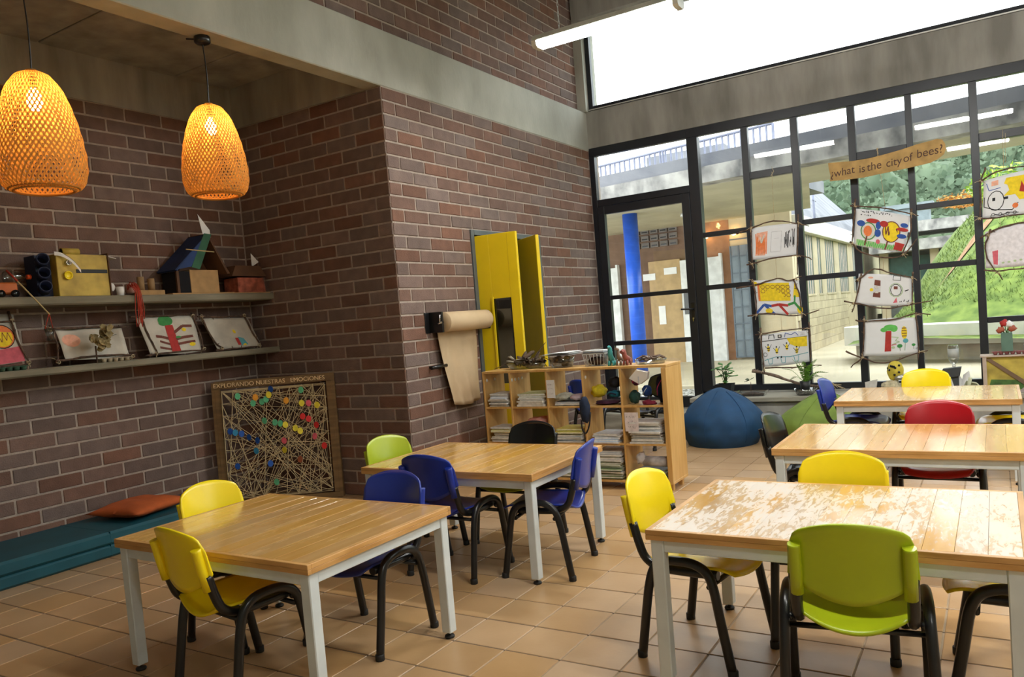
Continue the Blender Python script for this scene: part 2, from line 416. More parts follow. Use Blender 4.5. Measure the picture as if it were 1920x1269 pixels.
# ---------------------------------------------------------------- window grid, glass door, clerestory
w1 = bpy.data.objects.new('window_1', None); COL.objects.link(w1)
tag(w1, 'tall black steel window grid with offset transoms', 'window', kind='structure')
GY0, GY1 = 7.0, 7.085
def bar(x0,x1,z0,z1,par=w1,nm='mullion',y0=GY0,y1=GY1): return box(nm, x0,x1,y0,y1,z0,z1, FRAME, par, .004)
bar(-1.155,6.4,3.66,3.772,nm='head_rail'); bar(-1.02,6.4,.455,.53,nm='sill_rail')
bar(XP,-1.155,3.66,3.772,nm='head_rail')
bar(XP,-2.43,.25,3.66,nm='jamb'); bar(-1.155,-1.018,.25,3.66,nm='post',y1=7.12)
cols = [-1.018,-.478,-.398,.095,.178,.715,.797,1.300,1.367,1.900,1.978,2.50,2.575,3.1,3.18,3.7,3.78,4.3,4.38,4.9,4.98,5.5,5.58,6.1,6.18,6.4]
for i in range(1,len(cols)-1,2): bar(cols[i],cols[i+1],.53,3.66)
tz = [[2.43,1.77],[3.068],[2.43,1.775],[3.088],[2.432,1.78],[3.07,1.155]]
def pane(par,x0,x1,z0,z1,y=7.045): return box('pane', x0,x1,y-.003,y+.003,z0,z1, GLASS, par)
for i in range(0,len(cols)-1,2):
    x0,x1 = cols[i],cols[i+1]; zs = sorted(tz[(i//2)%6])
    lo = .53
    for z in zs:
        h = .043 if z > 3 else .03
        bar(x0,x1,z-h,z+h,nm='transom'); pane(w1,x0,x1,lo,z-h); lo = z+h
    pane(w1,x0,x1,lo,3.66)
# glass door with fanlight
dr = bpy.data.objects.new('door_1', None); COL.objects.link(dr)
tag(dr, 'black steel framed glass door with three panes and a fanlight', 'door', kind='structure')
DX0,DX1 = -2.43,-1.155
bar(DX0,DX1,2.985,3.075,dr,'fanlight_rail'); pane(dr,DX0,DX1,3.075,3.66)
bar(DX0,-2.333,.26,2.98,dr,'stile',6.985,7.06); bar(-1.26,DX1,.26,2.98,dr,'stile',6.985,7.06)
for z0,z1 in ((2.873,2.98),(1.727,1.782),(1.105,1.162),(.26,.40)): bar(-2.333,-1.26,z0,z1,dr,'door_rail',6.985,7.06)
for z0,z1 in ((1.782,2.873),(1.162,1.727),(.40,1.105)): pane(dr,-2.333,-1.26,z0,z1,7.02)
b = NB(); tube(b, [(-1.2,6.985,1.52),(-1.2,6.93,1.52),(-1.22,6.92,1.52),(-1.34,6.92,1.525)], .011, 8); bx(b,-1.225,-1.175,6.978,6.987,1.38,1.60,0,.003)
ob('door_handle', b, BLKST, dr)
b = NB(); tube(b, [(-1.2,6.975,1.40),(-1.2,6.96,1.40)], .012, 8); bx(b,-1.206,-1.194,6.95,6.962,1.36,1.40); ob('key', b, mat('chrome',(.6,.6,.6),.2,1), dr)
# clerestory
w2 = bpy.data.objects.new('window_2', None); COL.objects.link(w2); tag(w2, 'wide clerestory window with thin dark frame under the roof', 'window', kind='structure')
bar(-2.462,-2.40,4.262,5.43,w2,'jamb',7.02,7.09); bar(-2.40,6.4,4.262,4.325,w2,'sill_rail',7.02,7.09); bar(-2.40,6.4,5.36,5.43,w2,'head_rail',7.02,7.09)
bar(4.0,4.06,4.325,5.36,w2,'mullion',7.02,7.09)
pane(w2,-2.40,4.0,4.325,5.36,7.055); pane(w2,4.06,6.4,4.325,5.36,7.055)
b = NB(); tube(b, [(-2.45,6.988,4.272),(1.5,6.988,4.268),(6.3,6.988,4.272)], .008, 6)
wc = ob('wall_cable', b, PAPER); tag(wc, 'thin white cable running along the top of the lintel', 'cable')
# right wall windows
w3 = bpy.data.objects.new('window_3', None); COL.objects.link(w3); tag(w3, 'tall windows of the right wall', 'window', kind='structure')
for y in (5.2,):
    for k in range(3): box('mullion', 6.46,6.52,y+k*.81,y+k*.81+.07,.85,4.7, FRAME, w3)
    box('pane', 6.487,6.493,y,y+1.7,.85,4.7, GLASS, w3)

# ---------------------------------------------------------------- yellow folding door on the pier wall
d2_ = bpy.data.objects.new('door_2', None); COL.objects.link(d2_); tag(d2_, 'yellow folding door standing open with grey frame', 'door', kind='structure')
for y0,y1,z0,z1 in ((3.995,4.05,0,2.53),(5.39,5.445,0,2.53),(4.05,5.39,2.475,2.53)): box('door_frame', XP-.19,XP+.018,y0,y1,z0,z1, GREY, d2_, .004)
box('closet_back', XP-.9,XP-.88,3.6,5.7,0,2.6, GREY, d2_); box('closet_side', XP-.88,XP-.2,3.9,3.94,0,2.6, GREY, d2_); box('closet_side', XP-.88,XP-.2,5.5,5.54,0,2.6, GREY, d2_); box('closet_top', XP-.88,XP-.2,3.9,5.54,2.6,2.64, GREY, d2_)
def leaf(hx,hy,ang,wd,notch):
    o = bpy.data.objects.new('door_leaf', None); COL.objects.link(o); o.parent = d2_; o.location = (hx,hy,0); o.rotation_euler = (0,0,ang)
    # local x along the leaf, thickness in y
    b = NB()
    if notch:
        n0,n1,nz0,nz1 = .16,.37,.92,1.80
        bx(b,0,n0,-.02,.02,.02,2.46,0,.004); bx(b,n1,wd,-.02,.02,.02,2.46,0,.004); bx(b,n0,n1,-.02,.02,nz1,2.46); bx(b,n0,n1,-.02,.02,.02,nz0)
    else: bx(b,0,wd,-.02,.02,.02,2.46,0,.005)
    ob('leaf_panel', b, YDOOR, o)
    if notch:
        box('pane', n0,n1,-.006,-.002,nz0,nz1, glassmat('dusky_glass',(.30,.31,.27),1.2,.05), o)
        for x0,x1 in ((n0-.012,n0+.012),): box('glazing_bead', x0,x1,-.034,-.018,nz0,nz1+.02, YDOOR, o, .003)
        box('glazing_bead', n1-.012,n1,-.022,-.001,nz0,nz1, BLKST, o)
leaf(-2.49,4.065,rad(5),.475,True); leaf(-2.49,4.95,rad(-36),.50,False)
# ================================================================ tables
TW, TD, TH = 1.33, .97, .665
def plank_mesh(w_, m): b = NB(); bx(b,-w_/2+.0004,w_/2-.0004,-TD/2+.022,TD/2-.022,TH-.042,TH,0,.0008); return mesh('plank', b, m)
NP = 13; pw = (TW-.044)/NP
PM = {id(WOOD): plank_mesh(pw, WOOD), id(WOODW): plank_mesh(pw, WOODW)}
def edge_mesh(L): 
    b = NB(); bx(b,-L/2,L/2,-.011,.011,TH-.042,TH-.0215,0,.001); return mesh('edge_strip', b, EDGE)
def edge_mesh2(L, m):
    b = NB(); bx(b,-L/2,L/2,-.011,.011,TH-.021,TH,0,.0015); return mesh('edge_strip', b, m)
EA, EB = edge_mesh(TW), edge_mesh(TD-.044)
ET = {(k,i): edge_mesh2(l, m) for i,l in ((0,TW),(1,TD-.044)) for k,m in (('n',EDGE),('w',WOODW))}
b = NB(); bx(b,-.027,.027,-.027,.027,.03,TH-.043,0,.004); LEGM = mesh('leg', b, STEEL)
b = NB(); lathe(b, [(.012,.0),(.024,.0),(.026,.008),(.022,.014),(.008,.016),(.008,.03)], 14); FOOT = mesh('levelling_foot', b, RUBBER)
b = NB(); bx(b,-(TW-.03)/2+.054,(TW-.03)/2-.054,-.02,.02,TH-.095,TH-.043,0,.003); AX = mesh('apron_rail', b, STEEL)
b = NB(); bx(b,-.02,.02,-(TD-.03)/2+.054,(TD-.03)/2-.054,TH-.095,TH-.043,0,.003); AY = mesh('apron_rail', b, STEEL)
def table(x,y,label,worn=False):
    t = thing('classroom_table', label, 'table', (x,y,0), 0, 'wood topped classroom tables')
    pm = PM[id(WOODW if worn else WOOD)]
    for k in range(NP): link('plank', pm, t, (-TW/2+.022+pw*(k+.5),0,R.uniform(-.0004,0)))
    for s in (-1,1):
        link('edge_strip', EA, t, (0,s*(TD/2-.011),0)); link('edge_strip', ET[('n',0)], t, (0,s*(TD/2-.011),0))
        link('edge_strip', EB, t, (s*(TW/2-.011),0,0), (0,0,rad(90))); link('edge_strip', ET[('n',1)], t, (s*(TW/2-.011),0,0), (0,0,rad(90)))
        link('apron_rail', AX, t, (0,s*((TD-.03)/2-.025),0)); link('apron_rail', AY, t, (s*((TW-.03)/2-.025),0,0))
        for q in (-1,1):
            lg = link('leg', LEGM, t, (s*((TW-.03)/2-.027), q*((TD-.03)/2-.027),0)); link('levelling_foot', FOOT, lg)
    return t
table(-.967,-.118,'wooden table with grey-white legs nearest the teal floor bench')
table(-.931,1.605,'wooden table with grey-white legs in front of the low bookcase')
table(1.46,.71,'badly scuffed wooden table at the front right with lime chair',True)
table(1.535,2.555,'glossy wooden table in the middle of the right-hand row',False)
table(1.535,4.735,'glossy wooden table farthest back beside the window seat',False)

# ================================================================ chairs
def back_f(u,v):
    x = (u-.5)*2
    zt = .806-.052*abs(x)**2.2-.05*max(0,(abs(x)-.86)/.14)**2; zb = .506+.088*abs(x)**1.8+.01*max(0,(abs(x)-.88)/.12)**2
    z = zb+(zt-zb)*v
    wd = .206-.008*v
    return (x*wd, -.262+.048*x*x-(z-.5)*.19+.012*(1-x*x)*math.sin(v*3.1), z)
def seat_f(u,v):
    x = (u-.5)*2; y = -.205+.43*v
    wd = .203-.02*(1-v)**2-.03*max(0,(v-.8)/.2)**2-.02*max(0,(.1-v)/.1)
    dish = .044*(1-x*x)*(1-.62*v)
    z = .437+.008*v-dish-.030*max(0,(v-.82)/.18)**2*(1)-.0*x
    yy = y+.02*(1-x*x)*(v-.5)*2
    return (x*wd, yy, z+.012*x*x*(1-v))
CACHE = {}
def chair_meshes(c):
    if c in CACHE: return CACHE[c]
    m_ = {'y':YEL,'b':BLU,'g':LIME,'r':RED,'k':BLK}[c]
    b = NB(); shell(b, lambda u,v: back_f(1-u,v), 22, 12, .010)
    for s in (-1,1): 
        tube(b, [(s*.179,-.249,.535),(s*.179,-.268,.62),(s*.179,-.285,.71),(s*.179,-.288,.722)], .0225, 10)
    B = mesh('backrest', b, m_)
    b = NB(); shell(b, seat_f, 18, 16, .011); Sx = mesh('seat', b, m_)
    CACHE[c] = (B,Sx); return CACHE[c]
def arch(s):
    b = NB()
    tube(b, catmull([(s*.246,.215,.004),(s*.243,.175,.22),(s*.240,.148,.37),(s*.238,.118,.433),(s*.238,.06,.462),(s*.238,-.02,.466),(s*.238,-.085,.455),(s*.238,-.132,.415),(s*.240,-.158,.34),(s*.243,-.18,.22),(s*.246,-.215,.004)],5), .0195, 10, flatx=1.1)
    return mesh('leg_frame', b, BLKST)
ARCH = {s: arch(s) for s in (-1,1)}
def brk(s):
    b = NB(); tube(b, catmull([(s*.186,.15,.408),(s*.186,-.06,.404),(s*.186,-.145,.412),(s*.186,-.20,.445),(s*.186,-.228,.51),(s*.186,-.252,.60)],5), .0205, 10)
    return mesh('back_bracket', b, BLKST)
BRK = {s: brk(s) for s in (-1,1)}
b = NB(); tube(b, [(-.236,0,0),(.236,0,0)], .0115, 8); XBAR = mesh('crossbar', b, BLKST)
b = NB(); lathe(b, [(.0215,0),(.0225,.004),(.0225,.028),(.020,.032)], 10); CAP = mesh('foot_cap', b, RUBBER)
b = NB(); blob(b,(0,0,0),.017,0,1,0,1,2); BOLT = mesh('bolt', b, BLKST)
def chair(c, x, y, rz, label, seatc=None):
    t = thing('stacking_chair', label, 'chair', (x,y,0), rad(rz), 'plastic stacking chairs')
    B, Sx = chair_meshes(c)[0], chair_meshes(seatc or c)[1]
    link('backrest', B, t); link('seat', Sx, t)
    for s in (-1,1):
        lf = link('leg_frame', ARCH[s], t); link('back_bracket', BRK[s], t)
        for q in (-1,1): link('foot_cap', CAP, lf, (s*.246,q*.215,0)); link('bolt', BOLT, lf, (s*.222,q*.128,.40))
    for q in (-1,1): link('crossbar', XBAR, t, (0,q*.125,.368))
    return t
chair('y',-.955,-.425,-7.6,'bright yellow chair seen from behind at the table by the teal bench')
chair('y',-1.44,.020,-90,'bright yellow chair facing right, between teal bench and table')
chair('b',-.748,.19,180,'blue chair tucked under the table nearest the teal bench')
chair('b',-.925,1.25,0,'blue chair with its back to the camera at the bookcase table')
chair('g',-1.465,1.51,-101,'lime green chair at the bookcase table beside the brick corner')
chair('b',-.385,1.475,100.3,'blue chair seen side-on at the right end of the bookcase table')
chair('k',-.90,1.965,180,'chair with black back and lime seat between table and bookcase','g')
chair('g',1.57,.326,8,'lime green chair with its back to the camera at the scuffed table')
chair('y',1.40,.985,180,'yellow chair facing the camera behind the scuffed table')
chair('y',.88,.69,-97,'yellow chair side-on at the left end of the scuffed table')
chair('y',2.08,.735,90,'yellow chair seat at the right end of the scuffed table')
chair('r',1.71,2.87,180,'red chair facing the camera behind the middle right table')
chair('k',1.02,2.62,-95,'black chair at the left end of the middle right table')
chair('b',.985,4.79,-95,'blue chair beside the green beanbag at the farthest table')
chair('y',1.483,5.15,180,'yellow chair with its back to the window at the farthest table')
chair('y',2.12,4.72,92,'yellow chair at the right end of the farthest table')
chair('b',-2.05,5.78,-20,'blue chair seen through the open bookcase near the yellow door')
chair('k',-1.35,5.62,160,'black chair behind the bookcase in front of the glass door')
# ================================================================ lamps
def shader_bamboo():
    M = bpy.data.materials.new('bamboo_strip'); M.use_nodes = True; nt = M.node_tree; N = nt.nodes; L = nt.links
    N.remove(N['Principled BSDF'])
    d = N.new('ShaderNodeBsdfDiffuse'); d.inputs[0].default_value = (.50,.27,.08,1)
    t = N.new('ShaderNodeBsdfTranslucent'); t.inputs[0].default_value = (.72,.40,.10,1)
    mx = N.new('ShaderNodeMixShader'); mx.inputs[0].default_value = .22
    L.new(d.outputs[0], mx.inputs[1]); L.new(t.outputs[0], mx.inputs[2]); L.new(mx.outputs[0], N['Material Output'].inputs[0])
    return M
BAMBOO = shader_bamboo()
BULB = emitmat('warm_bulb', (1,.60,.22), 82)
PROF = [(0,.150),(.015,.185),(.05,.212),(.12,.2255),(.20,.224),(.30,.211),(.40,.190),(.50,.160),(.575,.126),(.622,.088),(.640,.055),(.652,.022)]
def prad(z):
    for (a,ra),(b_,rb) in zip(PROF,PROF[1:]):
        if z <= b_: 
            t = (z-a)/(b_-a); return ra+(rb-ra)*t
    return PROF[-1][1]
def weave():
    b = NB(); n = 50; seg = 46
    for s in (-1,1):
        for i in range(n):
            pr = None
            for k in range(seg+1):
                z = .652*k/seg; th = 2*math.pi*i/n + s*1.9*z/.652*1.0 
                r = prad(z) + s*.0016*math.sin(th*n/2+i*math.pi) + R.uniform(-.0006,.0006)
                hw = (.0049 + .0012*R.random())*min(1,.35+r*2.9)
                # tangent along strip, side tangent across
                e = .01; r2_ = prad(min(.652,z+e)); th2 = th + s*1.9*e/.652
                p = Vector((r*math.cos(th),r*math.sin(th),z)); q = Vector((r2_*math.cos(th2),r2_*math.sin(th2),z+e))
                nn = Vector((math.cos(th),math.sin(th),.2)).normalized(); sd = (q-p).cross(nn).normalized()
                a = b.verts.new(p-sd*hw); c = b.verts.new(p+sd*hw)
                if pr: b.faces.new((pr[0],pr[1],c,a)).smooth = True
                pr = (a,c)
    return mesh('woven_shade', b, BAMBOO, recalc=False)
WEAVE = weave()
b = NB(); tube(b, [(.148*math.cos(t*math.pi/18),.148*math.sin(t*math.pi/18),.004) for t in range(36)], .009, 8, closed=True)
tube(b, [(.172*math.cos(t*math.pi/18),.172*math.sin(t*math.pi/18),.012) for t in range(36)], .007, 6, closed=True); RIM = mesh('shade_rim', b, BAMBOO)
b = NB(); tube(b, [(.024*math.cos(t*math.pi/12),.024*math.sin(t*math.pi/12),.652) for t in range(24)], .005, 6, closed=True)
for a in range(4): tube(b, [(.024*math.cos(a*math.pi/2),.024*math.sin(a*math.pi/2),.652),(0,0,.66)], .004, 6)
TOPR = mesh('shade_collar', b, BAMBOO)
b = NB(); lathe(b, [(.004,.435),(.022,.44),(.036,.465),(.040,.49),(.034,.518),(.018,.545),(.014,.56)], 20); BULBM = mesh('bulb', b, BULB)
b = NB(); lathe(b, [(.018,.555),(.02,.56),(.02,.61),(.012,.63),(.004,.64)], 16); SOCK = mesh('lamp_socket', b, BLKST)
def pendant(x,y,z,ztop,sc,label):
    t = thing('pendant_lamp', label, 'lamp', (x,y,z), 0, 'woven bamboo pendant lamps')
    for nm,me in (('woven_shade',WEAVE),('shade_rim',RIM),('shade_collar',TOPR),('bulb',BULBM),('lamp_socket',SOCK)):
        o = link(nm, me, t); o.scale = (sc,)*3
        if nm == 'woven_shade': o['kind'] = 'stuff'
    h = ztop-z
    b = NB(); tube(b, catmull([(0,0,.63*sc),(.006,.004,.63*sc+(h-.63*sc)*.5),(-.004,0,h-.02)],6), .0045, 6); ob('cord', b, BLKST, t)
    b = NB(); lathe(b, [(.008,h-.055),(.045,h-.05),(.056,h-.04),(.056,h-.006),(.05,h)], 20); ob('ceiling_canopy', b, BLKST, t)
pendant(-2.62,1.006,2.62,ZB,1.0,'woven bamboo pendant lamp nearer the brick corner')
pendant(-2.61,-.215,2.54,ZB,1.06,'larger woven bamboo pendant lamp at the left edge')
b = NB(); tube(b, [(-2.67,.98,ZB-.012),(-2.72,.95,ZB-.004)], .006, 6); o = ob('lamp_wire_stub', b, BLKST); tag(o, 'short black wire stub beside the lamp canopy on the beam', 'wire')

TUBEM = emitmat('lit_tube', (1,.99,.93), 50)
HOUS = mat('lamp_housing', (.62,.63,.58), .4)
def fluoro(x0,x1,y,z,label):
    t = thing('fluorescent_lamp', label, 'lamp', ((x0+x1)/2,y,z), 0, 'hanging fluorescent lamps')
    h = (x1-x0)/2
    b = NB(); prism(b, [(-.085,.035),(-.05,.085),(.05,.085),(.085,.035),(.08,.03),(-.08,.03)], -h,h, lambda a,c,q: (q,a,c)); ob('housing', b, HOUS, t)
    b = NB(); prism(b, [(-.078,.032),(-.07,-.002),(-.05,-.014),(.05,-.014),(.07,-.002),(.078,.032)], -h+.045,h-.045, lambda a,c,q: (q,a,c)); ob('diffuser', b, TUBEM, t)
    for s in (-1,1):
        b = NB(); prism(b, [(-.082,.034),(-.073,-.004),(-.052,-.018),(.052,-.018),(.073,-.004),(.082,.034)], s*h-(.045 if s > 0 else 0),s*h+(.045 if s < 0 else 0), lambda a,c,q: (q,a,c)); ob('end_cap', b, HOUS, t)
        b = NB(); xs = s*(h-.24)
        for k in range(int((6.0-z-.085)/.04)+1): 
            zz = .085+k*.04
            tube(b, [(xs+.007*math.cos(a*math.pi/4)*(k%2), .007*math.cos(a*math.pi/4)*(1-k%2), zz+.02+.026*math.sin(a*math.pi/4)) for a in range(8)], .0022, 4, closed=True)
        ob('hanging_chain', b, STEEL, t)
fluoro(-1.255,.06,3.42,3.92,'long lit fluorescent lamp hanging in front of the clerestory')
for x,y in ((1.1,3.42),(3.5,3.42),(1.1,.2),(3.5,.2),(3.8,-2.6)):  # unseen lamps added; number and places chosen to brighten the room
    fluoro(x,x+1.315,y,3.92 if y > 3 else 4.0,'unseen lit fluorescent lamp overhead, %s' % {(1.1,3.42):'next right of the visible hanging lamp',(3.5,3.42):'above the right end of the window row',(1.1,.2):'above the scuffed front table',(3.5,.2):'to the right of the scuffed front table',(3.8,-2.6):'behind the camera at the right'}[(x,y)])

# ================================================================ alcove: floor mats, pillow, string board
def mat_slab(z0,z1,label,x1):
    b = NB(); bx(b, XB+.012,x1,-2.6,1.80,z0,z1,0,.018)
    for y in (-.9,.62): bx(b, XB+.012,x1+.0015,y-.002,y+.002,z0+.01,z1+.001)
    t = ob('floor_mat', b, TEAL); tag(t, label, 'mat', 'teal mats stacked as a floor bench')
mat_slab(0,.098,'lower teal vinyl mat lying on the tiles along the alcove',-3.785); mat_slab(.099,.198,'upper teal vinyl mat under the orange pillow',-3.775)
def pil(u,v):
    a,c = (u-.5)*2,(v-.5)*2
    e = (1-abs(a)**3)*(1-abs(c)**3)
    return a*(1-.06*(1-c*c)),c*(1-.10*(1-a*a)),max(0,e)**.55
b = NB(); 
for s in (1,-1):
    sheet(b, lambda u,v: (lambda q: Vector((q[0]*.27+.01*math.sin(v*9),q[1]*.30,.062+s*q[2]*.062+.006*noise.noise(Vector((u*5,v*5,s))))))(pil(u,v)), 22,22)
bmesh.ops.remove_doubles(b, verts=b.verts, dist=.004)
o = ob('pillow', b, ORANGE, None, (-4.14,1.10,.199), (0,rad(0),rad(12))); tag(o, 'burnt orange cotton pillow lying on the teal mats', 'pillow')

# string board diagonal across the alcove corner
FX0,FY0,FX1,FY1 = -4.33,2.09,-3.39,2.71
ang = math.atan2(FY1-FY0,FX1-FX0); FWD = math.hypot(FX1-FX0,FY1-FY0)
sb = thing('string_board', 'wooden frame laced with string and coloured tags in the alcove corner', 'string board', (FX0,FY0,0), 0)
sb.rotation_euler = (rad(-3),0,ang)
OAK = mat('brown_frame_wood', (.16,.095,.04), .6, col2=(.24,.145,.06), scale=5, stretch=(1,1,6))
FH = 1.205
for nm,a in (('frame_rail',(0,FWD,-.02,.02,FH-.075,FH)),('frame_rail',(0,FWD,-.02,.02,0,.05)),('frame_stile',(0,.052,-.022,.018,.05,FH-.075)),('frame_stile',(FWD-.052,FWD,-.022,.018,.05,FH-.075))): box(nm,*a,OAK,sb,.003)
box('frame_edge', FWD-.004,FWD+.03,-.02,.07,0,FH, OAK, sb, .003); box('frame_edge', -.03,.004,-.02,.03,0,FH-.01, OAK, sb, .003)
per = [(.07+(FWD-.14)*k/9,FH-.095) for k in range(10)]+[(FWD-.066,.09+(FH-.2)*k/9) for k in range(10)]+[(.07+(FWD-.14)*k/9,.07) for k in range(10)]+[(.066,.09+(FH-.2)*k/9) for k in range(10)]
b = NB()
for x,z in per: tube(b, [(x,.0,z),(x,-.034,z)], .003, 5)
ob('nails', b, STEEL, sb)['kind'] = 'stuff'
b = NB(); last = per[0]; RS = random.Random(3)
for k in range(165):
    q = RS.choice([p for p in per if abs(p[0]-last[0])+abs(p[1]-last[1]) > .28]); y = -.024-RS.random()*.010
    tube(b, [(last[0],y,last[1]),((last[0]+q[0])/2,y-.002,(last[1]+q[1])/2-.004),(q[0],y,q[1])], .0024, 4, cap=False); last = q
ob('string_lacing', b, mat('pale_string',(.66,.54,.32),.95), sb)['kind'] = 'stuff'
TAGC = {'g':(.13,.55,.29),'y':(.85,.72,.05),'o':(.85,.36,.03),'r':(.72,.03,.03),'p':(.85,.14,.2),'b':(.012,.09,.42),'l':(.04,.30,.55),'n':(.30,.08,.03)}
TM_ = {k: flat('paper_tag_'+k, v) for k,v in TAGC.items()}
tags_ = [(282,248,'g'),(452,257,'o'),(432,312,'g'),(515,298,'g'),(555,275,'g'),(580,232,'y'),(597,178,'b'),(748,285,'o'),(888,185,'g'),(898,308,'y'),(965,308,'p'),(1047,325,'y'),(913,432,'r'),(970,455,'r'),(1047,512,'r'),(1035,618,'p'),(1130,705,'r'),(548,475,'g'),(648,490,'g'),(700,500,'g'),(748,512,'y'),(845,543,'y'),(893,568,'y'),(742,660,'p'),(748,747,'y'),(222,577,'b'),(272,587,'l'),(332,597,'b'),(402,632,'b'),(485,660,'b'),(477,758,'l'),(302,903,'b'),(615,875,'b'),(900,835,'n'),(682,1047,'g')]
for cx,cy,k in tags_:
    # the board's opening spans about 135..1190 across and 150..1180 down in the close-up these were read from
    u = (cx-(45+cy*.115))/1085; v = (cy-(150-cx*.085))/1120
    b = NB(); prism(b, [(.026*math.cos(a*math.pi/9),.032*math.sin(a*math.pi/9)) for a in range(18)], 0,.002, lambda p,q,z: (p,-z,q))
    ob('paper_tag', b, TM_[k], sb, (.02+u*(FWD-.05),-.042-R.random()*.008,FH-.03-v*(FH-.06)), (rad(R.uniform(-12,12)),0,rad(R.uniform(-25,25))))
LET = mat('cork_letters', (.85,.66,.38), .7)
textmesh('lettering', 'EXPLORANDO NUESTRAS   EMOCIONES', .058, LET, sb, (FWD*.47,-.022,FH-.042), (rad(90),0,0), .002, sx=1.02)['kind'] = 'stuff'

# ================================================================ concrete shelves with models and drawings
SHC = mat('shelf_concrete', (.16,.145,.10), .8, col2=(.26,.235,.17), scale=3, stretch=(3,.6,3), detail=6)
UZ, LZ = 2.042, 1.494
for z,th,x1,lab in ((UZ,.068,-4.14,'upper concrete wall shelf holding cardboard houses'),(LZ,.058,-4.12,'lower concrete wall shelf holding twig framed drawings')):
    b = NB(); bx(b, XB-.03,x1,-2.8,YC+.02,z-th,z,0,.012); o = ob('wall_shelf', b, SHC); tag(o, lab, 'shelf', 'concrete wall shelves')

YCARD = mat('painted_yellow_card', (.50,.36,.06), .6, var=.25, scale=6); NAVY = mat('painted_navy_card', (.004,.012,.05), .6); GREENC = mat('painted_green_card', (.02,.10,.05), .7, var=.2); BLUEC = mat('painted_blue_card', (.008,.035,.14), .7, var=.2)
BRN = mat('brown_card', (.10,.045,.02), .8, var=.2); FOILR = mat('red_foil_card', (.36,.10,.06), .45, var=.4, scale=18); CHROME = mat('shiny_metal', (.7,.7,.7), .15, 1)
X0 = -4.27
# yellow box house
t = thing('cardboard_box_house', 'yellow painted cardboard box house with navy tubes on the upper shelf', 'model house', (X0,.655,UZ))
b = NB(); bx(b,-.16,.10,0,.42,0,.335,0,.004); ob('box_body', b, YCARD, t)
box('black_tape', .1005,.103,.15,.41,.185,.215, RUBBER, t); box('side_panel', -.14,.11,.42,.428,0,.35, BRN, t)
b = NB(); sheet(b, lambda u,v: Vector((.103+.05*math.sin(u*1.4),-.01+.17*u,.35-.14*u*u-v*.03+.015*math.sin(v*3))), 8,3); ob('paper_awning', b, PAPER, t)
b = NB(); prism(b,[(.40,.335),(.50,.31),(.50,.306),(.40,.33)],-.1,.1,lambda a,c,q:(q,a,c)); ob('paper_flap', b, PAPER, t)
b = NB(); lathe(b,[(.03,0),(.03,.14),(.024,.14),(.024,0)],16); ob('card_tube', b, YCARD, t, (.0,.10,.365), (rad(-90),0,0))
b = NB(); lathe(b,[(.0,.0),(.022,0),(.022,.03),(.014,.03),(.014,.006)],16); ob('metal_cap', b, CHROME, t, (.10,.085,.265), (0,rad(90),0))
b = NB(); lathe(b,[(.0,.012),(.034,.012),(.034,.024),(.026,.024),(.026,.0),(.0,.0)],18); ob('yellow_ring', b, YEL, t, (.10,.075,.165), (0,rad(90),0))
for k in range(3):
    b = NB(); lathe(b,[(.046,0),(.046,.12),(.038,.12),(.038,.0)],18); ob('navy_tube', b, NAVY, t, (.02,-.075,.27-.105*k), (0,rad(80),rad(-20)))
box('navy_backing', -.14,.015,-.12,-.003,0,.33, NAVY, t)
# orange vehicle and bottle at the left
t = thing('toy_truck', 'orange model truck with bottle cab at the left end of the shelf', 'toy', (X0,.30,UZ)); b = NB(); bx(b,-.06,.06,-.10,.07,.03,.115,0,.01); ob('truck_body', b, mat('orange_card',(.55,.14,.03),.6), t)
for y in (-.06,.04):
    b = NB(); lathe(b,[(.0,0),(.028,0),(.028,.02),(0,.02)],14); ob('wheel', b, BLK, t, (.06,y,.03), (0,rad(90),0))
t = thing('plastic_bottle', 'clear plastic bottle with orange cap lying on the upper shelf', 'bottle', (X0+.02,.30,UZ+.16), 0)
b = NB(); lathe(b,[(.04,0),(.045,.02),(.045,.10),(.03,.13),(.014,.15),(.014,.165)],18); ob('bottle_body', b, CLEAR, t, (0,0,0), (rad(-90),0,0))
b = NB(); lathe(b,[(.018,.16),(.018,.19),(.0,.19)],14); ob('cap', b, mat('orange_cap',(.7,.09,.02),.4), t, (0,0,0), (rad(-90),0,0))
t = thing('stick_crane', 'thin stick crane with clear cup hanging below the upper shelf', 'toy', (-4.10,.36,UZ))
b = NB(); tube(b,[(-.10,-.06,.20),(0,.0,.06),(.035,.145,-.145)],.0055,6); ob('boom_stick', b, mat('bamboo_stick',(.5,.38,.18),.6), t)
b = NB(); tube(b,[(.035,.14,-.135),(.03,.10,-.255)],.003,5); tube(b,[(.035,.14,-.135),(.03,.16,-.255)],.003,5); tube(b,[(-.105,-.062,.205),(-.04,-.023,.116)],.008,6); ob('red_string', b, mat('red_yarn',(.40,.04,.02),.9), t)
b = NB(); lathe(b,[(.026,-.345),(.036,-.25),(.034,-.25),(.024,-.343)],16,c=(.03,.13,0)); ob('hanging_cup', b, CLEAR, t)
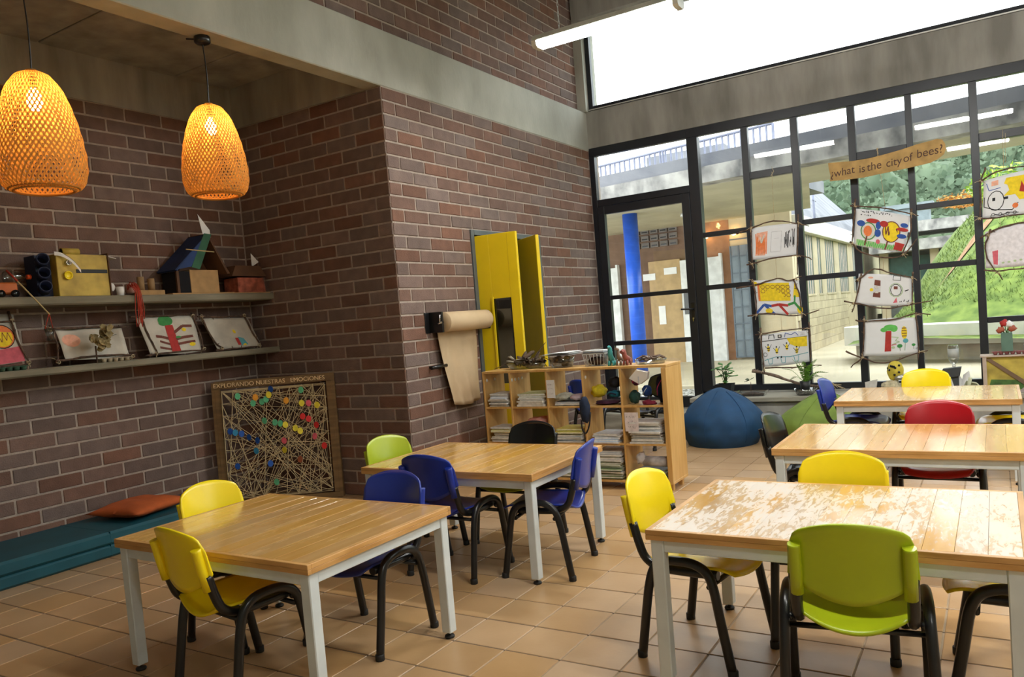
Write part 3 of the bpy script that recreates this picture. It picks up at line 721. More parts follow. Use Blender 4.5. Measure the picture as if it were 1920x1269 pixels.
# cups, yarn, wooden blocks
t = thing('paper_cup', 'small white cup beside the yellow box house', 'cup', (X0+.06,1.185,UZ)); b = NB(); lathe(b,[(.028,0),(.034,.075),(.031,.075),(.026,.004)],18); ob('cup_wall', b, PAPER, t); b = NB(); blob(b,(-.02,-.06,.075),(.02,.03,.035),0,4,.1,2,2); ob('cotton_ball', b, PAPER, t)
t = thing('red_yarn_hank', 'red yarn hanging over the upper shelf edge', 'yarn', (-4.13,1.285,UZ)); b = NB(); RS = random.Random(5)
for k in range(9):
    y = RS.uniform(-.035,.035); tube(b, catmull([(-.10,y*.6,.05),(-.06,y,.085+RS.uniform(0,.03)),(.012,y*.8,.03),(.014,y+RS.uniform(-.01,.01),-.12),(.012,y*1.2,-.20-RS.random()*.08)],4), .0035, 5)
ob('yarn_strands', b, mat('red_yarn',(.40,.04,.02),.9), t); b = NB(); blob(b,(-.12,.02,.06),(.045,.045,.05),0,8,.1,3,2); ob('yarn_ball', b, mat('dusty_pink',(.45,.25,.2),.9), t)
t = thing('wood_block_set', 'two wooden pegs standing on a wooden block', 'blocks', (X0,1.47,UZ)); box('base_block',-.06,.06,-.13,.14,0,.045,CARD,t,.004)
for y,h in ((-.05,.12),(.05,.105)):
    b = NB(); lathe(b,[(.03,.045),(.03,.045+h),(.0,.045+h)],16); ob('wooden_peg', b, mat('peg_wood',(.33,.21,.10),.7), t, (0,y,0))
# big cardboard house with painted roof
t = thing('cardboard_house', 'cardboard house with blue and green painted roof and paper flag', 'model house', (X0,1.70,UZ))
box('base_card',-.16,.11,-.05,.62,0,.012,CARD,t); b = NB(); bx(b,-.14,.09,.16,.47,.012,.225,0,.003); ob('house_walls', b, CARD, t)
box('dark_room',-.14,.085,.03,.16,.012,.21,mat('dark_interior',(.004,.004,.007),.95),t); box('wall_post',.07,.09,.02,.045,.012,.215,BRN,t)  # solid block; the shade inside the room is put into its near-black colour
b = NB(); prism(b,[(-.01,.22),(.36,.555),(.375,.545),(.012,.21)],-.16,.12,lambda a,c,q:(q,a,c)); rf = ob('roof_slope', b, BLUEC, t)
b = NB(); prism(b,[(.16,.245),(.245,.225),(.41,.555),(.33,.56)],.1205,.126,lambda a,c,q:(q,a,c)); ob('green_gable_strip', b, GREENC, rf)
b = NB(); prism(b,[(.0,.22),(.16,.25),(.33,.55),(.30,.50)],.1205,.125,lambda a,c,q:(q,a,c)); ob('blue_gable', b, BLUEC, rf)
b = NB(); prism(b,[(.36,.56),(.375,.545),(.58,.19),(.55,.19)],-.16,.12,lambda a,c,q:(q,a,c)); ob('roof_slope', b, BRN, t)
b = NB(); prism(b,[(.2,.225),(.36,.52),(.53,.225)],-.14,-.13,lambda a,c,q:(q,a,c)); ob('gable_back', b, BRN, t)
b = NB(); tube(b,[(.125,.12,.405),(.125,.42,.39)],.006,6); ob('cross_stick', b, mat('bamboo_stick',(.5,.38,.18),.6), t)
b = NB(); prism(b,[(.34,.56),(.305,.74),(.42,.60),(.425,.53)],.09,.092,lambda a,c,q:(q,a,c)); ob('paper_flag', b, PAPER, t)
t = thing('foil_cardboard_hut', 'small cardboard hut with reddish foil front and paper flag', 'model house', (X0,2.34,UZ)); box('hut_wall',-.12,.09,.05,.38,0,.155,FOILR,t,.003)
b = NB(); prism(b,[(-.02,.17),(.34,.165),(.40,.165),(.33,.27),(.03,.27)],-.10,.10,lambda a,c,q:(q,a,c)); ob('hut_roof', b, BRN, t)
box('base_card',-.15,.11,-.02,.42,-.0,.008,CARD,t); b = NB(); prism(b,[(.27,.265),(.27,.40),(.36,.315)],.05,.052,lambda a,c,q:(q,a,c)); ob('paper_flag', b, PAPER, t)
b = NB(); prism(b,[(.36,.16),(.39,.14),(.44,.01),(.38,.0)],.02,.10,lambda a,c,q:(q,a,c)); ob('foil_scrap', b, CHROME, t)

# ---- twig framed drawings
INK = {'k':(.012,.012,.014),'r':(.42,.035,.03),'o':(.75,.20,.06),'y':(.80,.60,.02),'g':(.05,.26,.07),'G':(.12,.48,.10),'b':(.03,.09,.36),'t':(.10,.36,.42),'n':(.16,.05,.035),'w':(.62,.6,.55),'p':(.60,.12,.16),'s':(.80,.42,.30),'l':(.42,.55,.33),'c':(.62,.62,.64)}
def ink(k): return flat('crayon_'+k, INK[k], .85)
def art(P, shapes, parent):
    """draw crayon shapes on a sheet; P(u,v,h) gives the point h above the paper"""
    keys = []; b = NB(); h = .0022
    for s in shapes:
        k = s[-1]
        if k not in keys: keys.append(k)
        mi = keys.index(k); h += .00012
        if s[0] == 'e':
            _,cx,cy,rx,ry,_k = s; polys = [[(cx+rx*math.cos(a*math.pi/10),cy+ry*math.sin(a*math.pi/10)) for a in range(20)]]
        elif s[0] == 'p': polys = [s[1]]
        elif s[0] == 'r': x0,y0,x1,y1 = s[1]; polys = [[(x0,y0),(x1,y0),(x1,y1),(x0,y1)]]
        else:
            pts,wd = s[1],s[2]; polys = []
            for (x0,y0),(x1,y1) in zip(pts,pts[1:]):
                dx,dy = x1-x0,y1-y0; l = math.hypot(dx,dy*.72) or 1; nx,ny = -dy*.72/l*wd/2, dx/l*wd/2/.72
                polys.append([(x0+nx,y0+ny),(x0-nx,y0-ny),(x1-nx,y1-ny),(x1+nx,y1+ny)])
        for q in polys:
            try: b.faces.new([b.verts.new(P(u,v,h)) for u,v in q]).material_index = mi
            except ValueError: pass
    if keys: ob('crayon_drawing', b, [ink(k) for k in keys], parent)['kind'] = 'stuff'
    else: b.free()
def ring(cx,cy,rx,ry,n=20): return [(cx+rx*math.cos(a*2*math.pi/n),cy+ry*math.sin(a*2*math.pi/n)) for a in range(n+1)]
def scrib(x0,y0,x1,y1,n,rs): return [(x0+(x1-x0)*i/n, (y0 if i%2 else y1)+rs.uniform(-.02,.02)) for i in range(n+1)]
def letters(x,y,w_,h,n,seed):
    rs = random.Random(seed); return [('l',[(x+w_*(i+rs.random()*.7)/n, y+rs.random()*h) for _ in range(3)],.012,'k') for i in range(n)]
def twigs(b, pts, r=.009, rs=R):
    P = catmull(pts, 5); k = rs.random()*9
    P = [p+Vector((noise.noise(p*14+Vector((k,0,0))),noise.noise(p*14+Vector((0,k,0)))*.5,noise.noise(p*14+Vector((0,0,k)))))*.009 for p in P]
    tube(b, P, lambda t: r*(1.15-.45*t)*(1+.15*math.sin(t*23+k)), 6)
    for _ in range(2):
        i = rs.randrange(1,len(P)-1); d = Vector((rs.uniform(-1,1),rs.uniform(-.3,.3),rs.uniform(-1,1))).normalized()
        tube(b, [P[i],P[i]+d*.03], lambda t: r*.5*(1-.5*t), 5)
def tie(b, p, rs=R):
    p = Vector(p)
    for k in range(3):
        a = rs.random()*3; ax = Vector((math.cos(a),0,math.sin(a))); bx_ = Vector((0,1,0))
        tube(b, [p+(ax*math.cos(t*math.pi/4)+bx_*math.sin(t*math.pi/4))*.016 for t in range(8)], .003, 4, closed=True)
    for k in range(2):
        d = Vector((rs.uniform(-1,1),-.3,rs.uniform(-1.2,.4))).normalized(); tube(b, catmull([p,p+d*.03+Vector((0,0,.008)),p+d*.06],3), .0025, 4)
def framed(label, corners, sticks, shapes, ties, plane, hang=None, seed=0, group='twig framed drawings', pm=None, wr=.006):
    """corners TL,TR,BR,BL as (s,z); plane(s,z,h) -> point, h toward the room"""
    t = thing('twig_framed_drawing', label, 'drawing', (0,0,0), 0, group)
    TL,TR,BR,BL = [Vector(c) for c in corners]
    def P(u,v,h=0):
        q = (BL*(1-u)+BR*u)*(1-v)+(TL*(1-u)+TR*u)*v
        q = q+Vector((0,.010*math.sin(u*math.pi)*(v-.5)*2))
        return Vector(plane(q.x,q.y,h+wr*noise.noise(Vector((u*2.2,v*2.2,seed*2.7)))))
    b = NB(); shell(b, lambda u,v: P(u,v), 14,10,.0012); ob('paper_sheet', b, pm or PAPER, t)
    art(P, shapes, t)
    for pts in sticks:
        b = NB(); twigs(b, [plane(x,z,.012) for x,z in pts], rs=random.Random(seed+len(pts)+int(pts[0][0]*100))); ob('twig', b, TWIG, t)
    for x,z in ties:
        b = NB(); tie(b, plane(x,z,.016), random.Random(seed+int(x*50))); ob('twine_tie', b, TWINE, t)
    if hang:
        for pts in hang:
            b = NB(); tube(b, [plane(x,z,.006) for x,z in pts], .0022, 4); ob('hanging_string', b, TWINE, t)
    return t
lean = lambda s,z,h: (-4.24-(z-LZ)*.35+h, s, z+h*.2)
z0 = LZ
framed('twig framed drawing of a tree with branches on the lower shelf', [(1.40,1.865),(1.985,1.85),(1.945,1.512),(1.43,1.525)],
   [[(1.34,1.865),(1.70,1.862),(2.02,1.868)],[(1.37,1.515),(1.65,1.525),(1.98,1.52)],[(1.445,1.88),(1.46,1.70),(1.50,1.515)],[(1.965,1.88),(1.985,1.70),(1.97,1.515)]],
   [('p',[(.42,.05),(.44,.75),(.58,.75),(.60,.05)],'r'),('e',.47,.86,.13,.13,'g'),('e',.42,.80,.08,.07,'g'),('l',[(.57,.55),(.75,.72),(.92,.72)],.05,'n'),('l',[(.57,.38),(.72,.42),(.9,.44)],.05,'n'),('l',[(.58,.25),(.74,.28),(.92,.30)],.045,'n'),('l',[(.44,.4),(.33,.45),(.22,.47)],.05,'n'),('l',[(.44,.25),(.26,.34)],.04,'n'),('l',[(.43,.12),(.22,.18)],.04,'n'),('e',.76,.62,.04,.05,'y'),('e',.85,.22,.06,.05,'y'),('e',.62,.43,.05,.03,'g')],
   [(1.445,1.86),(1.48,1.525),(1.97,1.85),(1.975,1.53)], lean, seed=1, pm=PAPERD)
framed('twig framed drawing of a tiny house in the shelf corner', [(2.05,1.82),(2.60,1.80),(2.66,1.508),(2.13,1.52)],
   [[(2.02,1.845),(2.30,1.825),(2.60,1.83)],[(2.10,1.508),(2.60,1.508)],[(2.055,1.87),(2.10,1.62),(2.19,1.512)],[(2.555,1.84),(2.595,1.65),(2.64,1.51)]],
   [('r',(.50,.12,.60,.35),'r'),('p',[(.57,.10),(.57,.38),(.68,.33),(.72,.12)],'t'),('e',.55,.55,.03,.06,'y'),('r',(.60,.1,.68,.2),'y')],
   [(2.06,1.84),(2.17,1.52),(2.56,1.83),(2.62,1.52)], lean, seed=2, pm=PAPERD)
framed('twig framed crumpled sheet behind a dry leaf rosette', [(.68,1.79),(1.235,1.775),(1.225,1.535),(.69,1.54)],
   [[(.60,1.80),(.95,1.79),(1.28,1.775)],[(.60,1.535),(.95,1.548),(1.28,1.535)],[(.64,1.82),(.655,1.65),(.61,1.515)]],
   [('l',[(.78,.75),(.84,.73),(.9,.77)],.01,'k'),('e',.18,.62,.14,.2,'s'),('l',[(.7,.3),(.72,.4)],.008,'k')],
   [(.63,1.79),(.62,1.525),(1.25,1.52)], lean, seed=3, pm=PAPERD, wr=.035)
framed('twig framed drawing of an orange sun cut by the left edge', [(-.02,1.905),(.40,1.925),(.385,1.56),(-.02,1.55)],
   [[(-.05,1.875),(.2,1.87),(.44,1.87)],[(-.05,1.535),(.42,1.53)],[(.365,1.945),(.375,1.70),(.405,1.53)]],
   [('e',.70,.55,.22,.24,'o'),('e',.70,.55,.19,.21,'y'),('p',[(.45,.0),(1,.0),(1,.32),(.45,.28)],'p'),('l',ring(.70,.55,.225,.24),.014,'k'),('l',scrib(.55,.45,.86,.62,7,random.Random(2)),.012,'n')],
   [(.37,1.88),(.4,1.545)], lean, seed=4, pm=PAPERD)
t = thing('dry_leaf_rosette', 'dry tan leaf rosette on a thin dark stem on the lower shelf', 'ornament', (-4.16,.95,LZ)); b = NB(); tube(b,[(0,-.06,0),(0,-.06,.14)],.007,6); ob('stem', b, TWIG, t); RS = random.Random(9)
LEAFD = mat('dry_leaf', (.26,.20,.09), .8, var=.3, scale=14)
for k in range(22):
    a,rr = RS.random()*6.28, RS.random()**.5*.10; c = Vector((RS.uniform(0,.05),-.01+rr*math.cos(a),.20+rr*math.sin(a)*.9)); b = NB()
    d1 = Vector((RS.uniform(-.4,.4),RS.uniform(-1,1),RS.uniform(-1,1))).normalized()*.035; d2v = d1.cross(Vector((1,.2,0))).normalized()*.026; up = Vector((.018,0,0))
    shell(b, lambda u,v: c+d1*(u-.5)*2+d2v*(v-.5)*2*math.sin(.5+u*2.2)+up*((u-.5)**2+(v-.5)**2)*3, 4,4,.0015); ob('dry_leaf', b, LEAFD, t)
def carton(x,y,rz,n,m_,label,z):
    t = thing('egg_carton', label, 'egg carton', (x,y,z), rz, 'egg carton strips'); b = NB()
    for i in range(n):
        for j in range(2): lathe(b,[(.016,0),(.024,.032),(.021,.032),(.013,.004)],10,c=((j-.5)*.052,(i-(n-1)/2)*.05,0))
    bx(b,-.05,.05,-n*.026,n*.026,.026,.030); ob('egg_cups', b, m_, t)
carton(-4.172,1.04,0,5,mat('egg_carton_pulp',(.36,.31,.22),.9),'pale grey egg carton strip on the lower shelf',LZ); carton(-4.18,.24,0,4,mat('green_pulp',(.04,.10,.06),.9),'dark green egg carton at the left end of the lower shelf',LZ)
# ================================================================ open bookcase
BX0,BX1,BY0,BY1 = -2.185,-.315,3.53,3.90
bc = thing('bookcase', 'low open-backed birch bookcase with cubbies standing across the room', 'bookcase', (0,0,0))
vx = [-2.176,-1.876,-1.481,-1.108,-.740]
box('top_board',BX0,BX1,BY0,BY1,1.068,1.09,PINE,bc,.002); box('bottom_board',BX0,BX1,BY0,BY1,.062,.084,PINE,bc,.002)
for z in (.392,.727): box('shelf_board',-2.168,-.362,BY0+.004,BY1-.004,z,z+.018,PINE,bc,.0015)
for x in vx: box('upright',x-.009,x+.009,BY0+.001,BY1-.001,.084,1.068,PINE,bc,.0015)
box('end_panel',-.362,-.317,BY0-.002,BY1+.002,.060,1.0665,PINE,bc,.003)
for x in (-2.12,-.36):
    for y in (3.60,3.83): box('foot',x-.02,x+.02,y-.02,y+.02,0,.062,PINE,bc)
for x,n in ((-2.10,2),(-1.80,4),(-.97,1)):
    for k in range(n):
        b = NB(); lathe(b,[(.0,0),(.016,0),(.016,.003),(.0,.003)],14); st = ob('round_sticker', b, PAPER, bc, (x+.004+(.008),3.56+k*.06 if n > 2 else 3.58+k*.14,1.0), (0,rad(90),0)); st.location.x = (min(vx,key=lambda q:abs(q-x))+.0095)
COVERS = [flat('cover_%d'%i,c,.5) for i,c in enumerate([(.62,.64,.66),(.70,.62,.12),(.45,.5,.6),(.66,.66,.62),(.25,.32,.16),(.72,.40,.40),(.55,.58,.30),(.30,.42,.55),(.10,.10,.11),(.60,.50,.36)])]
PG = flat('page_edges',(.80,.79,.75),.9)
def books(x0,x1,z,n,hts,label,pal,grp,dy=0,seed=1,maxh=.3):
    rs = random.Random(seed); zz = z
    for i in range(n):
        h = rs.uniform(*hts); w_ = (x1-x0)*rs.uniform(.74,.90); d = rs.uniform(.22,.27)
        if zz+h-z > maxh: break
        b = NB(); bx(b,-w_/2,w_/2,-d/2,d/2,0,.0016); bx(b,-w_/2,w_/2,-d/2,d/2,h-.0016,h-.0003); bx(b,-w_/2+.002,w_/2-.002,-d/2+.002,d/2-.002,.0016,h-.0016,1)
        o = ob('notebook', b, [COVERS[rs.choice(pal)],PG], None, ((x0+x1)/2+rs.uniform(-.006,.006),3.67+dy+rs.uniform(-.03,.02),zz), (0,0,rad(rs.uniform(-4,4)))); zz += h
        tag(o, label, 'notebook', grp)
    return zz
Z1,Z2,Z3 = .7458,.4108,.0848
books(-2.15,-1.90,Z1,9,(.011,.018),'pale notebook stacked in the top-left cubby by the paper roll',[0,0,3,0,2],'notebooks in the first top cubby',seed=1)
books(-1.84,-1.50,Z1,7,(.012,.02),'notebook in the yellow-topped stack, second cubby of the top row',[0,0,3,6],'notebooks in the second top cubby',seed=2)
b = NB(); bx(b,-.13,.13,-.11,.11,0,.006); o = ob('notebook', b, COVERS[6], None, (-1.66,3.68,Z1+.118), (0,0,rad(7))); tag(o,'olive yellow notebook lying tilted atop the second top stack','notebook')
books(-1.45,-1.12,Z1,3,(.010,.014),'thin notebook under the white cloth bag in the third top cubby',[0,2,8],'notebooks in the third top cubby',seed=3)
books(-2.15,-1.90,Z2,11,(.010,.016),'notebook in the pale stack, first cubby of the middle row',[3,0,9,1],'notebooks in the first middle cubby',seed=4)
books(-1.85,-1.50,Z2,7,(.010,.016),'notebook in the cubby hidden behind the black chair',[0,5,3],'notebooks in the second middle cubby',seed=14)
books(-1.455,-1.13,Z2,6,(.010,.016),'notebook below the yellow ones in the third middle cubby',[0,3,7],'white notebooks in the third middle cubby',seed=5)
books(-1.455,-1.13,Z2+.083,3,(.011,.015),'bright yellow notebook atop the third middle stack',[1,1],'yellow notebooks in the third middle cubby',seed=6)
books(-1.08,-.765,Z2,5,(.012,.02),'notebook in the low stack, fourth cubby of the middle row',[2,0,8,7],'notebooks in the fourth middle cubby',seed=7)
books(-.715,-.375,Z2,13,(.011,.018),'notebook in the tall untidy stack beside the handwritten sign',[0,8,3,0,2],'notebooks in the fifth middle cubby',seed=8)
books(-1.08,-.765,Z3,18,(.011,.018),'book in the tall bottom stack behind the white table leg',[4,9,3,2,0,6],'books in the fourth bottom cubby',seed=9,maxh=.28)
books(-.715,-.375,Z3,5,(.014,.02),'dark book under the plastic wrapped roll in the bottom corner cubby',[8,4,2],'books in the fifth bottom cubby',seed=10)
books(-1.455,-1.13,Z3,10,(.012,.02),'book in the bottom cubby hidden by the blue side-on chair',[4,9,0],'books in the third bottom cubby',seed=11)
def lump(name,label,cat,c,r,m_,seed,amp=.16,sub=3,group=None,extra=None,rot=0):
    t = thing(name,label,cat,(c[0],c[1],c[2]),rot,group); b = NB(); blob(b,(0,0,r[2]),r,0,seed,amp,2.6,sub)
    for v in b.verts: v.co.z = max(v.co.z,0)
    ob(extra or 'fabric_body',b,m_,t); return t
def fab(n,c): return mat('fabric_'+n,c,.85,var=.25,scale=16,bump=.15,bscale=60)
lump('cloth_bag','crumpled white and green cloth in the third top cubby','cloth',(-1.37,3.66,Z1+.04),(.08,.11,.035),fab('offwhite',(.55,.56,.46)),3)
lump('cloth_bag','pale patterned cloth beside the white-green cloth','cloth',(-1.21,3.66,Z1+.04),(.075,.11,.03),fab('lilac',(.6,.5,.58)),4)
lump('plastic_folder_pile','translucent pink plastic bag of papers in second middle cubby','bag',(-1.66,3.69,Z2+.11),(.15,.12,.055),fab('pink',(.66,.33,.28)),5)
def strap(t,pts,m_,r=.008): b = NB(); tube(b,catmull(pts,5),r,6,flatx=.4); ob('strap',b,m_,t)
t = lump('drawstring_bag','bright yellow bag in the fourth top cubby','bag',(-1.012,3.66,Z1+.062),(.060,.09,.058),fab('yellow',(.72,.58,.02)),6)
t = lump('pouch','turquoise blue pouch under the yellow bag','bag',(-.848,3.65,Z1+.062),(.066,.08,.030),fab('turquoise',(.01,.16,.25)),7); strap(t,[(-.04,-.075,.03),(0,-.09,.045),(.04,-.075,.03)],fab('navy',(.01,.02,.05)))
t = lump('backpack','black backpack against the upright in the fourth top cubby','backpack',(-.845,3.67,Z1+.148),(.068,.08,.046),fab('black',(.012,.012,.016)),8); strap(t,[(-.03,-.1,.05),(0,-.12,.09),(.03,-.1,.1)],fab('black',(.012,.012,.016)))
lump('pouch','dark striped pouch at the bottom of the fourth top cubby','bag',(-.925,3.66,Z1),(.120,.10,.020),fab('plum',(.07,.02,.05)),9)
t = thing('shoulder_bag','navy bag with strap hanging out of the fourth top cubby','bag',(-1.075,3.475,.60)); b = NB(); blob(b,(0,0,.12),(.05,.03,.12),0,11,.1,2,3); ob('fabric_body',b,fab('navy',(.006,.022,.06)),t); strap(t,[(-.035,-.015,.03),(-.03,-.02,-.05),(0,-.02,-.09),(.04,-.02,-.02),(.06,-.015,.10)],fab('black',(.012,.012,.016))); strap(t,[(-.008,-.005,.21),(-.008,.03,.20),(-.008,.065,.160),(-.008,.10,.1535)],fab('black',(.012,.012,.016)))
t = lump('pencil_case','pink and violet pencil case in the corner top cubby','pencil case',(-.662,3.715,Z1+.155),(.046,.065,.055),fab('violet',(.16,.03,.11)),12); strap(t,[(-.02,-.06,.03),(0,-.072,.06),(.02,-.06,.09)],fab('magenta',(.5,.03,.12)))
t = lump('pencil_case','blue zipped pencil case in the corner top cubby','pencil case',(-.556,3.67,Z1+.062),(.038,.055,.048),fab('royal',(.01,.05,.22)),13); strap(t,[(-.02,-.05,.02),(0,-.062,.05),(.02,-.05,.08)],STEEL,.004)
t = lump('backpack','dark blue backpack filling the right of the corner cubby','backpack',(-.434,3.735,Z1),(.050,.085,.118),fab('darkblue',(.008,.014,.05)),14); strap(t,[(-.02,-.085,.07),(-.01,-.10,.14),(.02,-.08,.20)],fab('magenta',(.5,.03,.12)),.004)
lump('pouch','dark green pouch at the foot of the corner top cubby','bag',(-.672,3.66,Z1),(.042,.075,.058),fab('green',(.012,.05,.04)),15)
lump('pouch','multicoloured yarn bundle at the bottom of the corner cubby','bag',(-.50,3.565,Z1),(.066,.022,.020),fab('carmine',(.22,.02,.05)),16,.3)
t = thing('paper_hat','folded white paper hat atop the pencil cases','paper hat',(-.565,3.555,Z1+.236)); b = NB(); prism(b,[(-.09,.0),(-.01,.075),(.085,.05),(.07,-.01),(.0,-.055)],-.03,.03,lambda a,c,q:(a,q-.25*c,c)); ob('folded_paper',b,PAPER,t); b = NB(); bx(b,-.004,.002,-.034,-.031,-.05,.07); ob('crease',b,COVERS[2],t)
t = thing('wrapped_roll','plastic wrapped roll lying on books in the bottom corner cubby','roll',(-.53,3.63,Z3+.106)); b = NB(); tube(b,[(-.08,0,.05),(.14,0,.05)],.045,14); ob('roll_body',b,fab('foil',(.42,.41,.42)),t); b = NB(); blob(b,(-.10,-.02,.078),(.042,.05,.052),0,5,.2,3,3); ob('crumpled_wrap',b,mat('cling_wrap',(.55,.53,.54),.25,bump=.4,bscale=30),t)
for lab,x,y,z0_,w_,h,sd,m_ in (('white handwritten card in the third top cubby',-1.455,3.525,.825,.085,.165,1,PAPER),('pinkish handwritten card standing in the fifth middle cubby',-.70,3.525,.52,.125,.165,2,flat('pale_pink_paper',(.75,.66,.66)))):
    t = thing('handwritten_card',lab,'card',(x-.02,y,z0_)); box('card_sheet',0,w_,-.003,-.001,0,h,m_,t)
    art(lambda u,v,h_: Vector((u*w_,-.003-h_*.5,v*h)), letters(.1,.70,.8,.13,7,sd)+letters(.22,.45,.6,.13,4,sd+5)+letters(.2,.16,.65,.16,4,sd+9), t)
# things standing on top
TZ = 1.0905
t = thing('leaf_tray','clear tray heaped with dry brown leaves and twigs on the bookcase','tray',(-1.80,3.74,TZ)); b = NB()
lathe(b,[(.0,0),(.15,0),(.185,.06),(.182,.06),(.147,.004),(0,.004)],28); tr = ob('tray_shell',b,CLEAR,t); tr.scale = (1.15,.72,1); RS = random.Random(21)
for k in range(34):
    a,q = RS.random()*6.28,RS.random()**.6; c = Vector((.19*q*math.cos(a),.10*q*math.sin(a),.05+RS.random()*.10*(1.2-q))); d = Vector((math.cos(a+RS.uniform(-1,1)),math.sin(a),RS.uniform(-.3,.6))).normalized()*RS.uniform(.05,.09); n_ = d.cross(Vector((RS.uniform(-1,1),RS.uniform(-1,1),1))).normalized()*RS.uniform(.02,.035); up = d.cross(n_).normalized()*.02
    b = NB(); shell(b, lambda u,v: c+d*(u-.5)*2+n_*(v-.5)*2*math.sin(.25+u*2.6)+up*(((v-.5)*2)**2+math.sin(u*5)*.4), 6,4,.0012)
    ob('dry_leaf',b,[mat('leaf_brown',(.075,.045,.025),.75,var=.4,scale=18),mat('leaf_pale',(.22,.19,.13),.6,var=.3,scale=18)][k%5 == 0],t)
for p,q in (((.1,0,.10),(.24,-.02,.24)),((.12,.02,.09),(.255,0,.07)),((-.05,-.05,.08),(-.33,-.06,.010)),((.15,-.04,.08),(.255,-.05,.012))): b = NB(); tube(b,catmull([p,(Vector(p)+Vector(q))/2+Vector((.01,0,.015)),q],4),.0035,5); ob('twig',b,TWIG,t)
t = thing('stone_tub','clear tub of tan stones with paper sheets on top','tub',(-1.40,3.72,TZ)); b = NB(); lathe(b,[(.0,0),(.10,0),(.125,.10),(.122,.10),(.097,.004),(0,.004)],24); ob('tub_shell',b,CLEAR,t); RS = random.Random(22)
for k in range(22):
    a,q = RS.random()*6.28,RS.random()**.5*.085; b = NB(); blob(b,(q*math.cos(a),q*math.sin(a),.025+RS.random()*.065),(.03,.024,.02),0,k,.15,2,2); ob('stone',b,mat('river_stone',(.17,.12,.085),.8,var=.3,scale=20),t)
for k in range(5):
    b = NB(); sheet(b,lambda u,v: Vector(((u-.5)*.34,(v-.5)*.24,.006*math.sin(u*3)+.004*v)),6,3); o = ob('paper_sheet',b,PAPER,None,(-1.395+R.uniform(-.02,.02),3.72,TZ+.108+k*.006),(0,rad(-2.5),rad(R.uniform(-9,9)))); tag(o,'loose white paper sheet lying on the tub of stones','paper','paper sheets on the stone tub')
t = thing('seed_basket','clear ribbed basket of dark seeds on the bookcase','basket',(-1.03,3.72,TZ)); b = NB(); prism(b,[(-.09,-.075),(.09,-.075),(.09,.075),(-.09,.075)],0,.004)
for s in range(24):
    a = s/24*4; k = int(a); f_ = a-k; c = [(-1,-1),(1,-1),(1,1),(-1,1),(-1,-1)]; x = c[k][0]+(c[k+1][0]-c[k][0])*f_; y = c[k][1]+(c[k+1][1]-c[k][1])*f_
    tube(b,[(x*.088,y*.073,.0),(x*.108,y*.088,.115)],.003,5)
bx(b,-.112,.112,-.092,-.088,.108,.118); bx(b,-.112,.112,.088,.092,.108,.118); bx(b,-.112,-.108,-.092,.092,.108,.118); bx(b,.108,.112,-.092,.092,.108,.118); ob('basket_ribs',b,mat('milky_plastic',(.55,.55,.52),.3,alpha=.7),t)
b = NB(); blob(b,(0,0,.045),(.088,.072,.04),0,3,.05,6,3); ob('seeds',b,mat('dark_seeds',(.05,.025,.018),.9,var=.5,scale=60,bump=1,bscale=80),t)['kind'] = 'stuff'
for k,c in enumerate((8,2,0)):
    b = NB(); bx(b,-.105,.105,-.08,.08,0,.008,0,.001); o = ob('notebook',b,COVERS[c],None,(-1.03,3.72,TZ+.1195+k*.0082),(0,0,rad(R.uniform(-5,5)))); tag(o,'notebook lying on top of the seed basket','notebook','notebooks on the seed basket')
def dino(label,x,y,rz,m_,pts,rads):
    t = thing('toy_dinosaur',label,'toy',(x,y,TZ),rz,'toy dinosaurs'); b = NB(); P = catmull(pts,5); n = len(P)
    tube(b,P,lambda u: rads[min(len(rads)-2,int(u*(len(rads)-1)))]*(1-(u*(len(rads)-1)%1))+rads[min(len(rads)-1,int(u*(len(rads)-1))+1)]*(u*(len(rads)-1)%1) if u < 1 else rads[-1],10); ob('dinosaur_body',b,m_,t)
    for sx in (-1,1):
        for sy in (-.025,.03): b = NB(); tube(b,[(sx*.016,sy,.045),(sx*.02,sy,.022),(sx*.02,sy-.004,.0)],.010,8); ob('leg',b,m_,t)
TEALP = mat('teal_rubber',(.05,.33,.34),.4); TANP = mat('tan_rubber',(.22,.15,.11),.5); REDP = mat('maroon_rubber',(.26,.07,.06),.45)
dino('teal and cream toy dinosaur rearing beside the seed basket',-.865,3.66,rad(8),TEALP,[(0,.10,.03),(0,.05,.05),(0,0,.06),(0,-.03,.10),(0,-.035,.15),(0,-.06,.175)],[.004,.018,.026,.024,.02,.012])
dino('long-necked tan toy dinosaur on the bookcase',-.785,3.67,rad(-8),TANP,[(0,.12,.03),(0,.06,.05),(0,0,.055),(0,-.03,.09),(0,-.03,.14),(0,-.07,.15)],[.004,.016,.026,.016,.012,.012])
dino('reddish open-mouthed toy dinosaur on the bookcase',-.71,3.64,rad(-6),REDP,[(0,.10,.03),(0,.05,.05),(0,0,.058),(0,-.035,.085),(0,-.05,.125),(0,-.09,.12)],[.004,.018,.028,.022,.022,.016])
t = thing('bark_tray','clear shallow tray of bark chips at the right end of the bookcase','tray',(-.515,3.70,TZ)); b = NB(); lathe(b,[(0,0),(.17,0),(.20,.045),(.197,.045),(.168,.004),(0,.004)],28); tr = ob('tray_shell',b,CLEAR,t); tr.scale = (.74,.5,1); RS = random.Random(31)
for k in range(26):
    b = NB(); a = RS.random()*3; l = RS.uniform(.02,.045); x,y = RS.uniform(-.09,.09),RS.uniform(-.05,.05); bx(b,-l,l,-.012,.012,-.005,.005,0,.002); ob('bark_chip',b,TWIG if k%3 else mat('chip_grey',(.20,.17,.15),.9),t,(x,y,.03+RS.random()*.035),(RS.uniform(-.5,.5),RS.uniform(-.4,.4),a))

